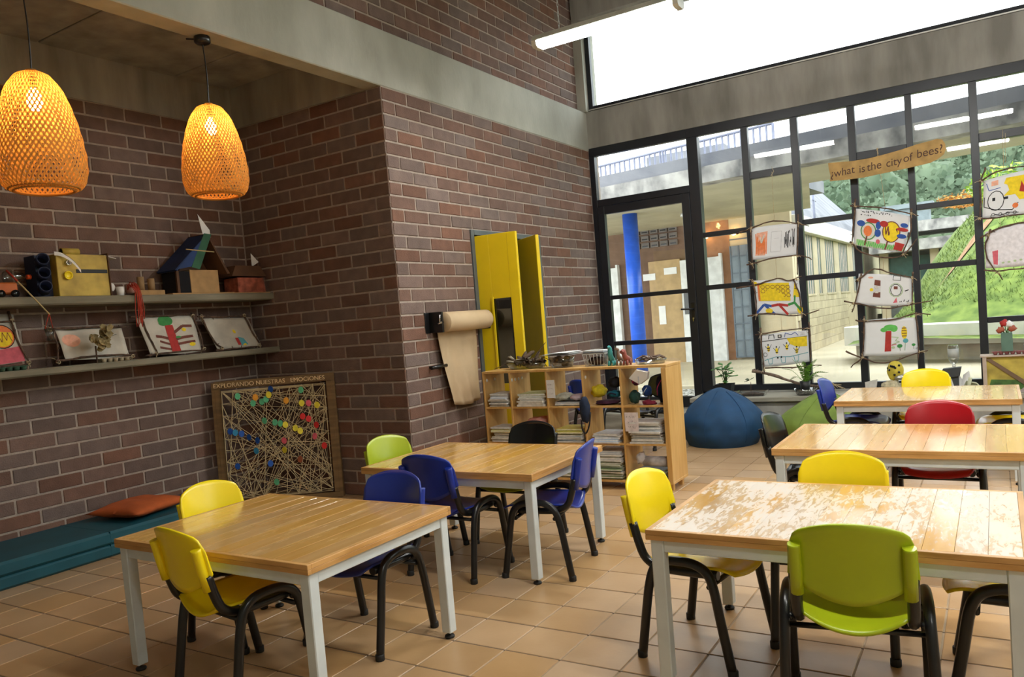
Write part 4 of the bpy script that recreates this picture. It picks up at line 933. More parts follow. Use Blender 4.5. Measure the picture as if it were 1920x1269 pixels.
# ================================================================ wall paper-roll dispenser
t = thing('paper_roll_dispenser','brown kraft paper roll on a black wall bracket, sheet hanging down','paper roll',(XP,0,0))
box('bracket_plate',.001,.16,3.175,3.20,1.505,1.70,BLKST,t,.003); box('bracket_plate',.001,.16,3.985,3.999,1.50,1.69,BLKST,t,.003); box('wall_plate',.001,.012,3.11,3.2,1.505,1.70,BLKST,t,.002)
b = NB(); lathe(b,[(.016,-.006),(.094,0),(.096,.004),(.096,.726),(.094,.73),(.016,.735)],36); ob('paper_roll',b,KRAFT,t,(.135,3.225,1.600),(rad(-90),0,0))
b = NB(); tube(b,[(.135,3.17,1.6),(.135,3.99,1.6)],.013,10); ob('axle',b,BLKST,t); b = NB(); tube(b,[(.135,3.165,1.6),(.15,3.15,1.61),(.16,3.145,1.67)],.007,8); tube(b,[(.11,3.165,1.585),(.16,3.165,1.60)],.010,8); ob('wing_screw',b,CHROME,t)
def hangp(u,v):
    y = 3.225+.02*v+(.66-.10*v**2-.06*v)*u*(1)+(.08*v*v if u < .5 else .08*v*v); z = 1.60-.80*v
    return Vector((.045+.03*v+.018*math.sin(u*9+v*3)*v+.012*math.sin(u*21-v*5)*v, y+.03*v, z-.03*math.sin(u*3)*v))
b = NB(); shell(b,hangp,30,20,.0012); ob('hanging_sheet',b,KRAFT,t)
b = NB(); tube(b,[(.0,3.13,1.185),(.06,3.13,1.185)],.012,8); tube(b,[(.06,3.08,1.18),(.06,3.32,1.185)],.018,8); ob('tear_bar',b,BLKST,t)
# ================================================================ drawings hung in front of the window grid
win = lambda s,z,h: (s, 6.86-h, z)
_fr = framed
def framed(*a, **k): k.setdefault('pm', BACKLIT); return _fr(*a, **k)
rsx = random.Random(12)
framed('twig framed drawing with an orange scribbled block, topmost of the left hanging',[(-.385,2.425),(.155,2.415),(.125,2.045),(-.40,2.05)],
  [[(-.555,2.383),(-.374,2.424),(-.122,2.479),(.157,2.404),(.278,2.363)],[(-.464,1.994),(-.148,2.042),(.154,2.04),(.28,1.977)],[(-.38,2.526),(-.398,1.936)],[(.162,2.515),(.111,1.821)]],
  [('p',[(.08,.12),(.12,.82),(.36,.84),(.30,.12)],'s'),('l',scrib(.10,.16,.34,.8,14,rsx),.02,'o'),('l',[(.18,.80),(.22,.5),(.30,.8)],.03,'w'),('l',[(.42,.2),(.44,.8),(.66,.8),(.64,.2),(.42,.2)],.012,'c'),('l',[(.5,.6),(.6,.6)],.01,'c')]+letters(.72,.25,.22,.6,12,3),
  [(-.375,2.43),(.16,2.42),(-.395,2.0),(.125,2.035)],win,[[(-.102,3.05),(-.11,2.477)],[(-.102,3.11),(-.08,3.05),(-.12,3.0)]],11)
framed('twig framed drawing with a big yellow honeycomb panel and coloured Y shapes',[(-.40,1.80),(.125,1.755),(.143,1.365),(-.39,1.39)],
  [[(-.603,1.73),(-.353,1.752),(-.12,1.80),(.018,1.761),(.158,1.804)],[(-.49,1.384),(-.249,1.398),(.054,1.345),(.335,1.392)],[(-.41,1.82),(-.38,1.60),(-.385,1.37)],[(.07,1.76),(.12,1.60),(.14,1.34)]],
  [('r',(.11,.40,.78,.92),'y'),('l',[(.11,.40),(.11,.92)],.05,'o'),('e',.04,.9,.05,.07,'y'),('e',.96,.12,.06,.12,'y'),('e',.3,.12,.08,.07,'y'),('p',[(.84,.5),(.9,.95),(.98,.5)],'y'),('l',[(.02,.05),(.2,.30),(.36,.25)],.05,'b'),('l',[(.2,.3),(.42,.02)],.05,'b'),('l',[(.36,.26),(.52,.30),(.72,.26)],.05,'r'),('l',[(.52,.3),(.70,.0)],.05,'r'),('l',[(.72,.28),(.86,.34),(.98,.1)],.05,'g'),('l',[(.86,.34),(.88,.55)],.035,'g')]+[('l',ring(.2+.11*(i%6),.56+.12*(i//6),.045,.05,8),.010,'n') for i in range(18)],
  [(-.40,1.79),(.1,1.77),(-.38,1.385),(.14,1.37)],win,[[(-.12,2.04),(-.12,1.80)]],12)
framed('twig framed drawing of bees under a yellow hive, lowest of the left hanging',[(-.366,1.137),(.193,1.166),(.189,.80),(-.346,.755)],
  [[(-.41,1.146),(-.1,1.18),(.206,1.197)],[(-.342,1.232),(-.345,.95),(-.331,.689)],[(-.321,.747),(0,.74),(.316,.755)],[(.209,1.26),(.215,1.0),(.20,.784)]],
  [('p',[(.56,.80),(.62,.62),(.75,.52),(.97,.50),(.97,.82)],'y'),('l',[(0,.80),(.5,.80),(.98,.82)],.014,'k'),('l',[(.05,.2),(.3,.28),(.6,.24),(.98,.3)],.014,'t')]+[('l',[(x,.25),(x+.02,.08),(x+.09,.08),(x+.10,.25)],.012,'t') for x in (.12,.4,.68)]+
  [q for x,y in ((.16,.55),(.33,.46),(.55,.54),(.75,.40)) for q in (('e',x,y,.03,.09,'y'),('r',(x-.03,y,x+.03,y+.03),'k'),('r',(x-.026,y-.06,x+.026,y-.03),'k'),('l',[(x+.02,y),(x+.07,y+.12)],.01,'k'),('l',[(x-.02,y),(x-.07,y+.10)],.01,'k'),('e',x,y+.12,.015,.025,'k'))]+
  [('l',[(.18,.84),(.2,.96),(.3,.96),(.3,.84)],.014,'k'),('r',(.38,.84,.46,.94),'k'),('r',(.40,.86,.44,.92),'w'),('l',[(.52,.84),(.54,.97),(.66,.9),(.74,.97),(.8,.86)],.012,'b'),('r',(.84,.86,.93,.95),'c'),('e',.34,.25,.018,.03,'k'),('e',.42,.26,.018,.03,'k'),('l',ring(.08,.38,.04,.06,10),.01,'k')],
  [(-.34,1.15),(.2,1.19),(-.33,.73)],win,[[(-.1,1.36),(-.1,1.18)]],13)
framed('twig framed drawing of two flower-like hives, topmost of the right hanging',[(.779,2.493),(1.315,2.336),(1.24,1.953),(.731,2.095)],
  [[(.72,2.531),(1.074,2.451),(1.392,2.331)],[(.699,2.134),(.835,1.987),(1.18,1.907),(1.37,2.081)],[(.779,2.60),(.75,2.35),(.715,2.102)],[(1.328,2.41),(1.30,2.136),(1.207,1.916)]],
  letters(.08,.90,.62,.07,16,5)+letters(.1,.82,.2,.06,6,6)+[('p',[(.05,.02),(.98,.02),(.98,.14),(.05,.18)],'l'),('l',scrib(.08,.03,.95,.16,40,rsx),.014,'G'),('l',[(.22,.05),(.25,.3)],.03,'n'),('l',[(.62,.02),(.66,.3)],.03,'n'),
   ('e',.27,.44,.14,.22,'w'),('l',ring(.27,.44,.14,.22),.02,'g'),('e',.26,.44,.08,.14,'o'),('e',.34,.72,.13,.06,'r'),('e',.45,.42,.06,.10,'b'),('e',.45,.62,.05,.1,'b'),('e',.12,.62,.08,.08,'b'),('e',.70,.50,.16,.27,'y'),('l',ring(.70,.5,.16,.27),.02,'n'),('l',scrib(.58,.4,.82,.62,9,rsx),.022,'n'),('e',.9,.60,.11,.05,'r'),('e',.55,.68,.08,.08,'r'),('e',.90,.42,.09,.06,'b'),('e',.92,.72,.07,.06,'b'),('p',[(.78,.05),(.80,.25),(.98,.22),(.94,.02)],'r'),('e',.47,.2,.04,.06,'p')],
  [(.775,2.515),(1.325,2.36),(.725,2.115),(1.225,1.93)],win,[[(1.026,3.10),(1.075,2.456)]],14)
framed('twig framed drawing of a dark red tower and round bee, middle of right hanging',[(.769,1.768),(1.294,1.68),(1.28,1.367),(.723,1.423)],
  [[(.737,1.681),(.929,1.805),(1.093,1.741),(1.309,1.673)],[(.608,1.475),(.751,1.427),(1.02,1.358),(1.296,1.384),(1.482,1.409)],[(.80,1.772),(.75,1.56),(.68,1.342)],[(1.312,1.735),(1.30,1.55),(1.283,1.31)]],
  [('p',[(.30,.28),(.32,.82),(.43,.80),(.44,.26)],'n'),('r',(.34,.4,.40,.46),'w'),('r',(.34,.55,.39,.62),'w'),('e',.27,.5,.035,.05,'y'),('e',.24,.88,.05,.03,'s'),('l',ring(.72,.52,.12,.22,14),.016,'l'),('l',ring(.72,.52,.10,.19,10),.012,'k'),('r',(.68,.55,.75,.64),'n'),('l',[(.66,.84),(.67,.98),(.8,.98),(.8,.84),(.66,.84)],.01,'k'),('p',[(.67,.1),(.73,.28),(.75,.12)],'p'),('l',[(.88,.5),(.95,.55)],.02,'k')]+letters(.78,.12,.2,.1,5,7),
  [(.76,1.70),(.70,1.44),(1.30,1.67),(1.29,1.40)],win,[[(1.03,1.93),(1.02,1.76)]],15)
framed('twig framed drawing of a green tree and striped hive, lowest of the right hanging',[(.802,1.237),(1.315,1.237),(1.32,.839),(.765,.837)],
  [[(.714,1.249),(.796,1.231),(1.121,1.233),(1.291,1.279),(1.459,1.255)],[(.589,.904),(.775,.81),(.99,.753),(1.339,.856),(1.416,.87)],[(.803,1.285),(.76,.853),(.63,.718)],[(1.318,1.295),(1.33,1.0),(1.319,.769)]],
  [('p',[(.40,.12),(.42,.66),(.53,.66),(.52,.12)],'r'),('e',.50,.75,.12,.08,'G'),('e',.39,.70,.07,.06,'G'),('e',.58,.72,.07,.09,'G'),('e',.77,.60,.055,.17,'y'),('e',.79,.38,.05,.06,'t'),('l',[(.78,.32),(.77,.12)],.008,'g'),('e',.68,.25,.05,.05,'g'),('e',.93,.26,.035,.035,'g'),('l',[(.93,.24),(.93,.14)],.008,'k'),('l',[(.68,.2),(.69,.12)],.008,'k'),('e',.56,.22,.035,.03,'l'),('l',[(.53,.5),(.66,.48),(.60,.40),(.68,.36),(.54,.3)],.014,'l'),('l',[(.53,.28),(.62,.3)],.014,'p')]+[('r',(.725,.50+.07*i,.815,.52+.07*i),'n') for i in range(4)],
  [(.80,1.245),(.765,.825),(1.32,1.26),(1.335,.86)],win,[[(1.03,1.35),(1.03,1.23)]],16)
framed('twig framed yellow and outlined drawing hanging at the right edge, upper one',[(2.005,2.602),(2.50,2.66),(2.50,2.222),(1.977,2.216)],
  [[(1.959,2.593),(2.172,2.687),(2.50,2.68)],[(1.944,2.221),(2.108,2.209),(2.50,2.225)],[(2.026,2.735),(1.977,2.573),(1.957,2.191)],[(2.49,2.72),(2.50,2.20)]],
  [('p',[(.36,.80),(.40,.92),(.98,.90),(.98,.35),(.62,.36),(.55,.5),(.35,.5),(.45,.62),(.42,.75)],'y'),('r',(.14,.80,.26,.92),'s'),('r',(.16,.84,.24,.88),'r'),('l',[(.02,.55),(.02,.3),(.2,.2),(.5,.15),(.6,.3)],.014,'k'),('l',ring(.22,.42,.14,.24,12),.014,'k'),('r',(.16,.42,.21,.50),'k'),('r',(.36,.42,.43,.48),'k'),('l',[(.05,.9),(.1,.7),(.3,.72)],.012,'b'),('e',.55,.24,.05,.06,'o'),('p',[(.62,.55),(.66,.78),(.72,.6),(.78,.75),(.74,.5)],'r'),('l',[(.2,.08),(.3,.05),(.45,.1),(.6,.07)],.012,'k')]+[('l',ring(.18+.12*i,.08,.03,.035,5),.009,'k') for i in range(4)],
  [(1.98,2.60),(1.955,2.22)],win,[[(2.188,3.10),(2.182,2.68)],[(2.21,3.05),(2.20,2.75)]],17)
framed('twig framed pale drawing with a red pillar hanging at the right edge, lower one',[(1.995,2.076),(2.50,2.15),(2.50,1.703),(1.984,1.701)],
  [[(1.95,2.021),(2.151,2.111),(2.50,2.15)],[(2.045,2.10),(1.991,1.856),(2.129,1.565)],[(1.969,1.681),(2.133,1.664),(2.50,1.678)],[(2.49,2.15),(2.50,1.65)]],
  [('p',[(.14,.10),(.12,.44),(.22,.45),(.21,.08)],'p')]+[('e',.3+.1*i,.12+.01*i,.025,.025,'l') for i in range(6)]+[('l',[(.3+.09*i,.6+.05*(i%3)),(.33+.09*i,.62+.05*(i%3))],.01,'c') for i in range(6)],
  [(2.02,2.04),(2.10,1.64)],win,[[(2.13,2.21),(2.13,2.10)]],18,pm=flat('lilac_white_paper',(.70,.68,.73)))
# cardboard question sign
sg = thing('cardboard_sign','long torn cardboard sign asking about the city of bees','sign',(0,6.85,0))
poly = [(.518,3.041),(.779,3.019),(.95,3.02),(1.103,3.035),(1.26,3.055),(1.416,3.085),(1.52,3.095),(1.603,3.105),(1.65,3.09),(1.676,3.04),(1.678,2.98),(1.66,2.935),(1.60,2.895),(1.533,2.868),(1.40,2.855),(1.251,2.844),(1.05,2.832),(.878,2.82),(.70,2.825),(.524,2.836),(.535,2.90),(.522,2.97)]
b = NB(); prism(b,poly,-.004,0,lambda x,z,q:(x,q,z)); ob('cardboard_piece',b,mat('torn_cardboard',(.42,.27,.10),.85,var=.18,scale=9),sg)
INKP = flat('marker_ink',(.07,.03,.02))
words = [('¿what',.66,2.915,.12),('is',.862,2.915,.12),('the',.985,2.925,.125),('city',1.18,2.935,.12),('of',1.315,2.955,.12),('bees?',1.525,2.985,.125)]
for wd,x,z,s in words: textmesh('handwriting',wd,s,INKP,sg,(x,-.0055,z),(rad(90),rad(-4),0),.0008,.12,.92)['kind'] = 'stuff'
b = NB(); tube(b,[(1.03,-.006,3.03),(1.03,-.008,3.10)],.003,5); tie(b,(1.03,-.02,3.10)); ob('hanging_string',b,TWINE,sg)

# ================================================================ on the window seat
SZ = .4325
def leafy(t,n,c,r,size,m_,seed,name='leaf',stem=None):
    rs = random.Random(seed)
    for k in range(n):
        d = Vector((rs.gauss(0,1),rs.gauss(0,1),rs.gauss(.3,1))).normalized(); p = Vector(c)+Vector((d.x*r[0],d.y*r[1],d.z*r[2]))*rs.uniform(.5,1)
        a = Vector((d.x,d.y,rs.uniform(-.5,.4))).normalized()*size*rs.uniform(.7,1.2); s = a.cross(Vector((0,0,1))).normalized()*size*.62; u_ = a.cross(s).normalized()*size*.2
        b = NB(); sheet(b,lambda u,v: p+a*(u-.2)*1.6+s*(v-.5)*2*math.sin(max(.02,min(3.1,u*3.1)))+u_*((v-.5)*2)**2,6,4); lf = ob(name,b,m_,t)
        if stem: 
            b = NB(); tube(b,catmull([stem,(Vector(stem)+p)/2+Vector((rs.uniform(-.02,.02),0,.03)),p],4),.003,5); ob('stalk',b,mat('green_stalk',(.06,.10,.03),.6),t)
LEAFG = mat('green_leaf',(.05,.17,.025),.45,var=.3,scale=20); FERN = mat('fern_green',(.13,.30,.03),.5,var=.25,scale=20); POT = mat('black_pot',(.012,.013,.015),.5)
t = thing('potted_plant','round leaved plant in a black square pot on the window seat','plant',(-.775,6.70,SZ)); b = NB(); prism(b,[(-.095,-.075),(.095,-.075),(.095,.075),(-.095,.075)],0,.002)
for s in (0,1,2,3):
    pass
V = [(-.085,-.07),(.085,-.07),(.085,.07),(-.085,.07)]; b.free(); b = NB(); a = [b.verts.new((x*.85,y*.85,0)) for x,y in V]; c = [b.verts.new((x*1.2,y*1.2,.15)) for x,y in V]; e = [b.verts.new((x*1.12,y*1.12,.145)) for x,y in V]; d = [b.verts.new((x*1.05,y*1.05,.12)) for x,y in V]
b.faces.new(a[::-1]); b.faces.new(d)
for A,B in ((a,c),(c,e),(e,d)):
    for i in range(4): b.faces.new((A[i],A[(i+1)%4],B[(i+1)%4],B[i]))
ob('pot',b,POT,t); leafy(t,20,(.0,0,.30),(.11,.09,.13),.058,LEAFG,41,stem=(0,0,.12))
t = thing('seedling_tray','clear tray of dark soil with a small seedling','tray',(-.44,6.68,SZ)); b = NB(); V = [(-.14,-.07),(.14,-.07),(.14,.07),(-.14,.07)]; a = [b.verts.new((x,y,0)) for x,y in V]; c = [b.verts.new((x*1.2,y*1.15,.065)) for x,y in V]; b.faces.new(a[::-1])
for i in range(4): b.faces.new((a[i],a[(i+1)%4],c[(i+1)%4],c[i]))
ob('tray_shell',b,CLEAR,t); b = NB(); blob(b,(0,0,.02),(.13,.065,.022),0,2,.2,4,3); ob('soil',b,mat('soil',(.07,.045,.035),.95,var=.4,scale=40,bump=.8),t)
b = NB(); tube(b,[(-.03,.03,.03),(-.025,.03,.16)],.003,5); ob('stalk',b,TWIG,t); leafy(t,7,(-.03,.03,.18),(.06,.04,.035),.03,mat('olive_leaf',(.05,.07,.03),.6),44)
t = thing('potted_fern','bright green fern in a dark pot set in a clear dish','plant',(.165,6.655,SZ)); b = NB(); lathe(b,[(.0,0),(.09,0),(.13,.075),(.127,.075),(.088,.004),(0,.004)],24); ob('dish',b,CLEAR,t)
b = NB(); blob(b,(0,0,.03),(.10,.10,.03),0,6,.15,4,3); ob('gravel',b,mat('grey_gravel',(.16,.15,.13),.9,var=.5,scale=50),t); b = NB(); lathe(b,[(.045,.04),(.06,.16),(.056,.16),(.045,.13),(0,.13)],20); ob('pot',b,POT,t); RS = random.Random(51)
for k in range(19):
    a = RS.random()*6.28; L_ = RS.uniform(.26,.40); el = RS.uniform(.25,1.3); d = Vector((math.cos(a)*math.cos(el),math.sin(a)*.6*math.cos(el),math.sin(el))); P = catmull([(0,0,.14),tuple(Vector((0,0,.14))+d*L_*.55),tuple(Vector((0,0,.14))+d*L_-Vector((0,0,.09)))],12)
    b = NB(); tube(b,P,.002,4)
    for i in range(2,len(P),2):
        tng = (P[i]-P[i-1]).normalized(); sd = tng.cross(Vector((0,.4,1))).normalized(); ll = .034*math.sin(min(3.0,.5+i/len(P)*2.4))
        for s in (-1,1): b.faces.new([b.verts.new(p) for p in (P[i]-tng*.003,P[i]+sd*s*ll*.6+tng*.001,P[i]+sd*s*ll+tng*.010,P[i]+sd*s*ll*.5+tng*.009,P[i]+tng*.004)])
    ob('frond',b,FERN,t)
t = thing('dry_branch','bare dry branch lying across the window seat behind the fern','branch',(0,6.89,0)); b = NB(); twigs(b,[(-.49,0,.712),(-.27,0,.660),(-.06,-.01,.58),(.08,-.02,.535),(.30,-.03,.50),(.42,-.03,.465)],.018,random.Random(4)); twigs(b,[(-.40,0,.685),(-.47,.01,.735)],.010,random.Random(5)); ob('branch_wood',b,mat('pale_bark',(.17,.12,.09),.9,var=.4,scale=20),t)
b = NB(); RS = random.Random(8)
for k in range(9): tube(b,catmull([(.2+.02*k,-.03,.50),(.30+.02*k,-.02,.56+RS.uniform(-.05,.03)),(.40+.02*k,-.03,.50+RS.uniform(-.05,.03))],4),.003,4)
ob('root_fibres',b,TWINE,t)
# yellow spotted puppet, paper scraps, bottle, crate group
t = thing('paper_hive','yellow spotted paper hive on a crumpled paper base','paper model',(1.08,6.72,SZ)); YSP = mat('yellow_paint_paper',(.58,.46,.05),.7,var=.2,scale=8)
b = NB(); blob(b,(.02,0,.24),(.085,.06,.11),0,3,.06,2,3); hv = ob('hive_dome',b,YSP,t); RS = random.Random(6)
for k in range(9):
    a = RS.uniform(-1.1,1.1); z = RS.uniform(-.8,.9); b = NB(); lathe(b,[(0,0),(.012,0),(.012,.006),(0,.006)],10); ob('black_spot',b,BLK,hv,(.02+.083*math.sin(a)*math.sqrt(1-z*z*.8),-.062*math.cos(a)*math.sqrt(1-z*z*.7),.24+.105*z),(rad(90),0,a))
b = NB(); blob(b,(-.02,-.02,.06),(.105,.08,.075),0,9,.2,3.5,3)
for v in b.verts: v.co.z = max(.001,v.co.z)
ob('crumpled_base',b,mat('newsprint',(.48,.42,.28),.85,var=.35,scale=26),t); b = NB(); blob(b,(.09,-.03,.17),(.075,.05,.03),0,12,.25,3,3); ob('foil_collar',b,mat('dull_foil',(.5,.5,.48),.3,.6),t); b = NB(); tube(b,catmull([(.12,0,.16),(.17,-.02,.19),(.22,-.02,.17)],4),.016,6); ob('twig_arm',b,TWIG,t)
t = thing('folded_card','grey folded card leaning at the left of the paper hive','card',(.845,6.72,SZ)); b = NB(); prism(b,[(-.05,.0),(.05,0),(.07,.15),(-.06,.12)],-.004,.004,lambda x,z,q:(x,q+.25*z,z)); ob('card_face',b,flat('grey_card',(.50,.48,.45)),t); b = NB(); prism(b,[(-.04,.0),(.05,0),(.05,.03),(-.04,.05)],-.030,-.005,lambda x,z,q:(x,q,z)); ob('card_fold',b,BLK,t)
t = thing('paper_pinwheel','white folded papers over a black card, right of the yellow chair','paper model',(1.66,6.70,SZ)); RS = random.Random(16)
for k,(x,z,w_,h,rz) in enumerate(((.03,.02,.16,.20,.3),(.10,.0,.13,.22,-.5),(.0,.0,.13,.16,.9),(.13,.02,.10,.12,.2))): b = NB(); prism(b,[(-w_/2,0),(w_/2,.02),(w_/2*.3,h),(-w_/2*.6,h*.8)],-.002,.002,lambda x_,z_,q:(x_,q+.2*z_,z_)); ob('folded_paper',b,PAPER,t,(x,-.02*k,z),(0,rad(RS.uniform(-20,20)),rz))
b = NB(); prism(b,[(-.16,.14),(-.10,.25),(.07,.265),(.05,.17)],-.05,.05,lambda x,z,q:(x,q,z)); ob('black_card',b,mat('charcoal_card',(.045,.05,.055),.7),t); box('card_support',-.06,.04,-.03,.05,0,.17,mat('charcoal_card',(.045,.05,.055),.7),t)
t = thing('plastic_bottle','clear upturned plastic bottle on the black card','bottle',(1.66,6.70,SZ+.268)); b = NB(); lathe(b,[(.012,.005),(.014,.02),(.04,.06),(.05,.085),(.052,.09),(.052,.20),(.046,.225),(.044,.228)],24); ob('bottle_body',b,CLEAR,t); b = NB(); lathe(b,[(.051,.10),(.0525,.10),(.0525,.19),(.051,.19)],24,capb=False,capt=False); ob('bottle_label',b,mat('frosted_label',(.6,.62,.62),.4,alpha=.55),t); b = NB(); lathe(b,[(0,0),(.017,0),(.017,.02),(0,.02)],14); ob('cap',b,PAPER,t)
t = thing('card_model','small grey-green card model beside the painted crate','paper model',(1.80,6.545,SZ)); GGC = flat('grey_green_card',(.22,.24,.16)); b = NB(); prism(b,[(-.09,0),(.09,0),(.05,.10),(-.03,.13)],-.04,.04,lambda x,z,q:(x,q,z)); ob('card_body',b,GGC,t); b = NB(); tube(b,[(-.02,-.05,.03),(.01,-.05,.17)],.018,10); ob('paper_stick',b,flat('pale_green_paper',(.5,.53,.38)),t); b = NB(); tube(b,catmull([(.02,-.05,.12),(.07,-.05,.10),(.11,-.05,.01)],4),.008,6); ob('paper_stick',b,flat('pale_green_paper',(.5,.53,.38)),t)
t = thing('painted_crate','cardboard crate painted yellow and green with a diagonal strip','crate',(2.16,6.72,SZ)); box('crate_box',-.225,.30,-.10,.13,0,.36,mat('crate_yellow',(.42,.33,.06),.7,var=.35,scale=5),t); box('lid_flap',-.26,.30,-.13,.13,.361,.375,mat('lid_card',(.45,.36,.30),.85),t)
b = NB(); prism(b,[(-.22,.345),(-.17,.345),(.20,.05),(.17,.02)],-.112,-.101,lambda x,z,q:(x,q,z)); ob('diagonal_strip',b,mat('strip_card',(.16,.10,.06),.85),t); b = NB(); prism(b,[(-.20,.03),(.12,.03),(.08,.12),(-.17,.13)],-.106,-.1005,lambda x,z,q:(x,q,z)); ob('green_patch',b,mat('green_paint',(.06,.14,.03),.7,var=.4,scale=12),t); b = NB(); prism(b,[(.05,0),(.30,0),(.30,.17),(.2,.12)],-.118,-.113,lambda x,z,q:(x,q,z)); ob('paper_scrap',b,flat('lilac_paper',(.36,.30,.30)),t); box('corner_post',-.24,-.205,-.125,-.09,0,.36,mat('lid_card',(.45,.36,.30),.85),t)
carton(2.16,6.70,rad(90),6,mat('maroon_pulp',(.24,.08,.08),.9),'maroon egg carton lying on the painted crate',SZ+.376)
t = thing('card_vase','green card vase with red paper flowers on the egg carton','vase',(2.14,6.685,SZ+.4085)); b = NB(); bx(b,-.05,.05,-.03,.03,0,.19,0,.003); ob('vase_body',b,mat('teal_grey_card',(.10,.18,.14),.8),t)
for x,z,m_ in ((-.02,.29,flat('red_petal',(.42,.03,.03))),(.05,.23,flat('rust_petal',(.36,.09,.05))),(-.05,.22,flat('rust_petal',(.36,.09,.05))),(.03,.28,PAPER)):
    b = NB(); tube(b,[(0,0,.18),(x*.6,0,z-.02)],.005,5); ob('flower_stem',b,LEAFG,t); b = NB(); blob(b,(x,-.01,z),(.036,.02,.034),0,int(x*100)+7,.3,3,2); ob('paper_flower',b,m_,t)
t = thing('juice_carton','small blue and white carton at the right edge of the crate','carton',(2.325,6.68,SZ+.376)); b = NB(); lathe(b,[(.0,0),(.04,0),(.042,.01),(.042,.10),(.02,.14),(.018,.16),(0,.16)],20); ob('carton_body',b,PAPER,t); b = NB(); lathe(b,[(.0425,.03),(.0432,.03),(.0432,.09),(.0425,.09)],20,capb=False,capt=False); ob('blue_band',b,flat('blue_print',(.02,.05,.35)),t)

# ================================================================ beanbags
def beanbag(label,x,y,rx,ry,h,m_,seed,topx,topy,ridge=None):
    t = thing('beanbag',label,'beanbag',(x,y,0),0,'beanbags'); b = NB(); nu,nv = 72,40
    def f(u,v):
        th = u*2*math.pi; 
        prof = math.sin(math.pi*min(1,(1-v)**.74*.98+.0))**.62 if v > 0 else .72
        r = (.80 if v < .04 else 1)*max(.0,(math.cos((v-.28)*1.85))) if v < .999 else 0
        r = max(0,1-max(0,(v-.30)/.70)**1.75)**.80*(1-.14*max(0,(.25-v)/.25)**2)
        z = h*(v**.92)
        fold = .10*abs(math.sin(2.5*th+seed))*max(0,v-.15)*(1-v)*2.2+.028*math.sin(9*th+seed*2+v*7)*v*(1-v)*3
        k = r*(1+fold+.05*noise.noise(Vector((math.cos(th)*1.6,math.sin(th)*1.6,v*3+seed))))
        px = rx*k*math.cos(th)+topx*v**1.6; py = ry*k*math.sin(th)+topy*v**1.6
        z += .05*noise.noise(Vector((px*3,py*3,seed)))*v; q_ = (.5-abs(noise.noise(Vector((px*4.5+seed,py*4.5,z*5))))*1.4)*.045*min(1,v*4)*(1-v**3); px *= 1-q_; py *= 1-q_
        if ridge: z -= ridge*max(0,math.cos(th-2.4))*v*(1-v)*2
        return Vector((px,py,max(0,z)))
    sheet(b,lambda u,v: f(u,v),nu,nv); bmesh.ops.remove_doubles(b,verts=b.verts,dist=.0005); ob('bag_body',b,m_,t)
    for k in range(6):
        b = NB(); tube(b,[f((k+.35)/6%1,j/30)*1.003+Vector((0,0,.001)) for j in range(2,29)],.0045,5); ob('seam_piping',b,m_,t)
beanbag('deep blue fabric beanbag slumped against the window seat',-.595,5.90,.44,.44,.635,mat('blue_canvas',(.006,.05,.135),.75,var=.12,scale=10,bump=.1,bscale=200),1.0,.02,-.03)
beanbag('olive green fabric beanbag between blue beanbag and chair',.345,5.90,.45,.43,.57,mat('green_canvas',(.15,.225,.03),.75,var=.12,scale=10,bump=.1,bscale=200),4.2,.16,.02,.2)
# ================================================================ outside
GZ = .20
PAVE = mat('pale_paving',(.46,.40,.28),.8,var=.1,scale=.8,detail=8); GRAV = mat('gravel',(.28,.27,.24),.95,col2=(.52,.50,.46),scale=28,bump=1,bscale=60); ROOFC = mat('weathered_fascia',(.13,.125,.125),.9,col2=(.44,.42,.39),scale=3.2,stretch=(1,1,.7),detail=9,bump=.3,bscale=8); ROOFD = mat('dark_roof_band',(.12,.125,.15),.85,col2=(.20,.20,.22),scale=1.5,detail=8)
SOFF = mat('soffit_plaster',(.42,.39,.29),.85,var=.12,scale=1.2,detail=6); BLOCK = mat('cream_block',(.46,.385,.26),.85,var=.14,scale=1.5,rnd=.1,detail=6); BRK2 = mat('brown_brickwork',(.15,.09,.06),.9,var=.12,scale=4,rnd=.15); TERRA = mat('terracotta_render',(.34,.17,.09),.85); GRASS = mat('grass',(.075,.125,.016),.9,col2=(.17,.235,.04),scale=5,rnd=.1)
b = NB(); bx(b,-40,40,7.32,90,-.3,GZ); struct('ground',b,PAVE,'pale paved courtyard outside the windows')
b = NB(); bx(b,-30,30,7.33,9.3,GZ,GZ+.02); RS = random.Random(77)
gr = ob('gravel_strip',b,GRAV); tag(gr,'strip of loose grey gravel right outside the glass','gravel',kind='stuff')
b = NB()
for k in range(5200):
    x,y = RS.uniform(-3.2,5),RS.uniform(7.4,9.3); s = RS.uniform(.008,.022); v = bx(b,x-s,x+s,y-s,y+s,GZ+.015,GZ+.02+s)
    for q in v: q.co += Vector((RS.uniform(-s,s)*.5,RS.uniform(-s,s)*.5,0))
o = ob('gravel_stones',b,GRAV,gr); o['kind'] = 'stuff'
b = NB(); bx(b,-30,30,9.3,9.46,GZ,GZ+.09,0,.01); o = ob('kerb',b,PAVE); tag(o,'low pale kerb between gravel and paving','kerb',kind='structure')
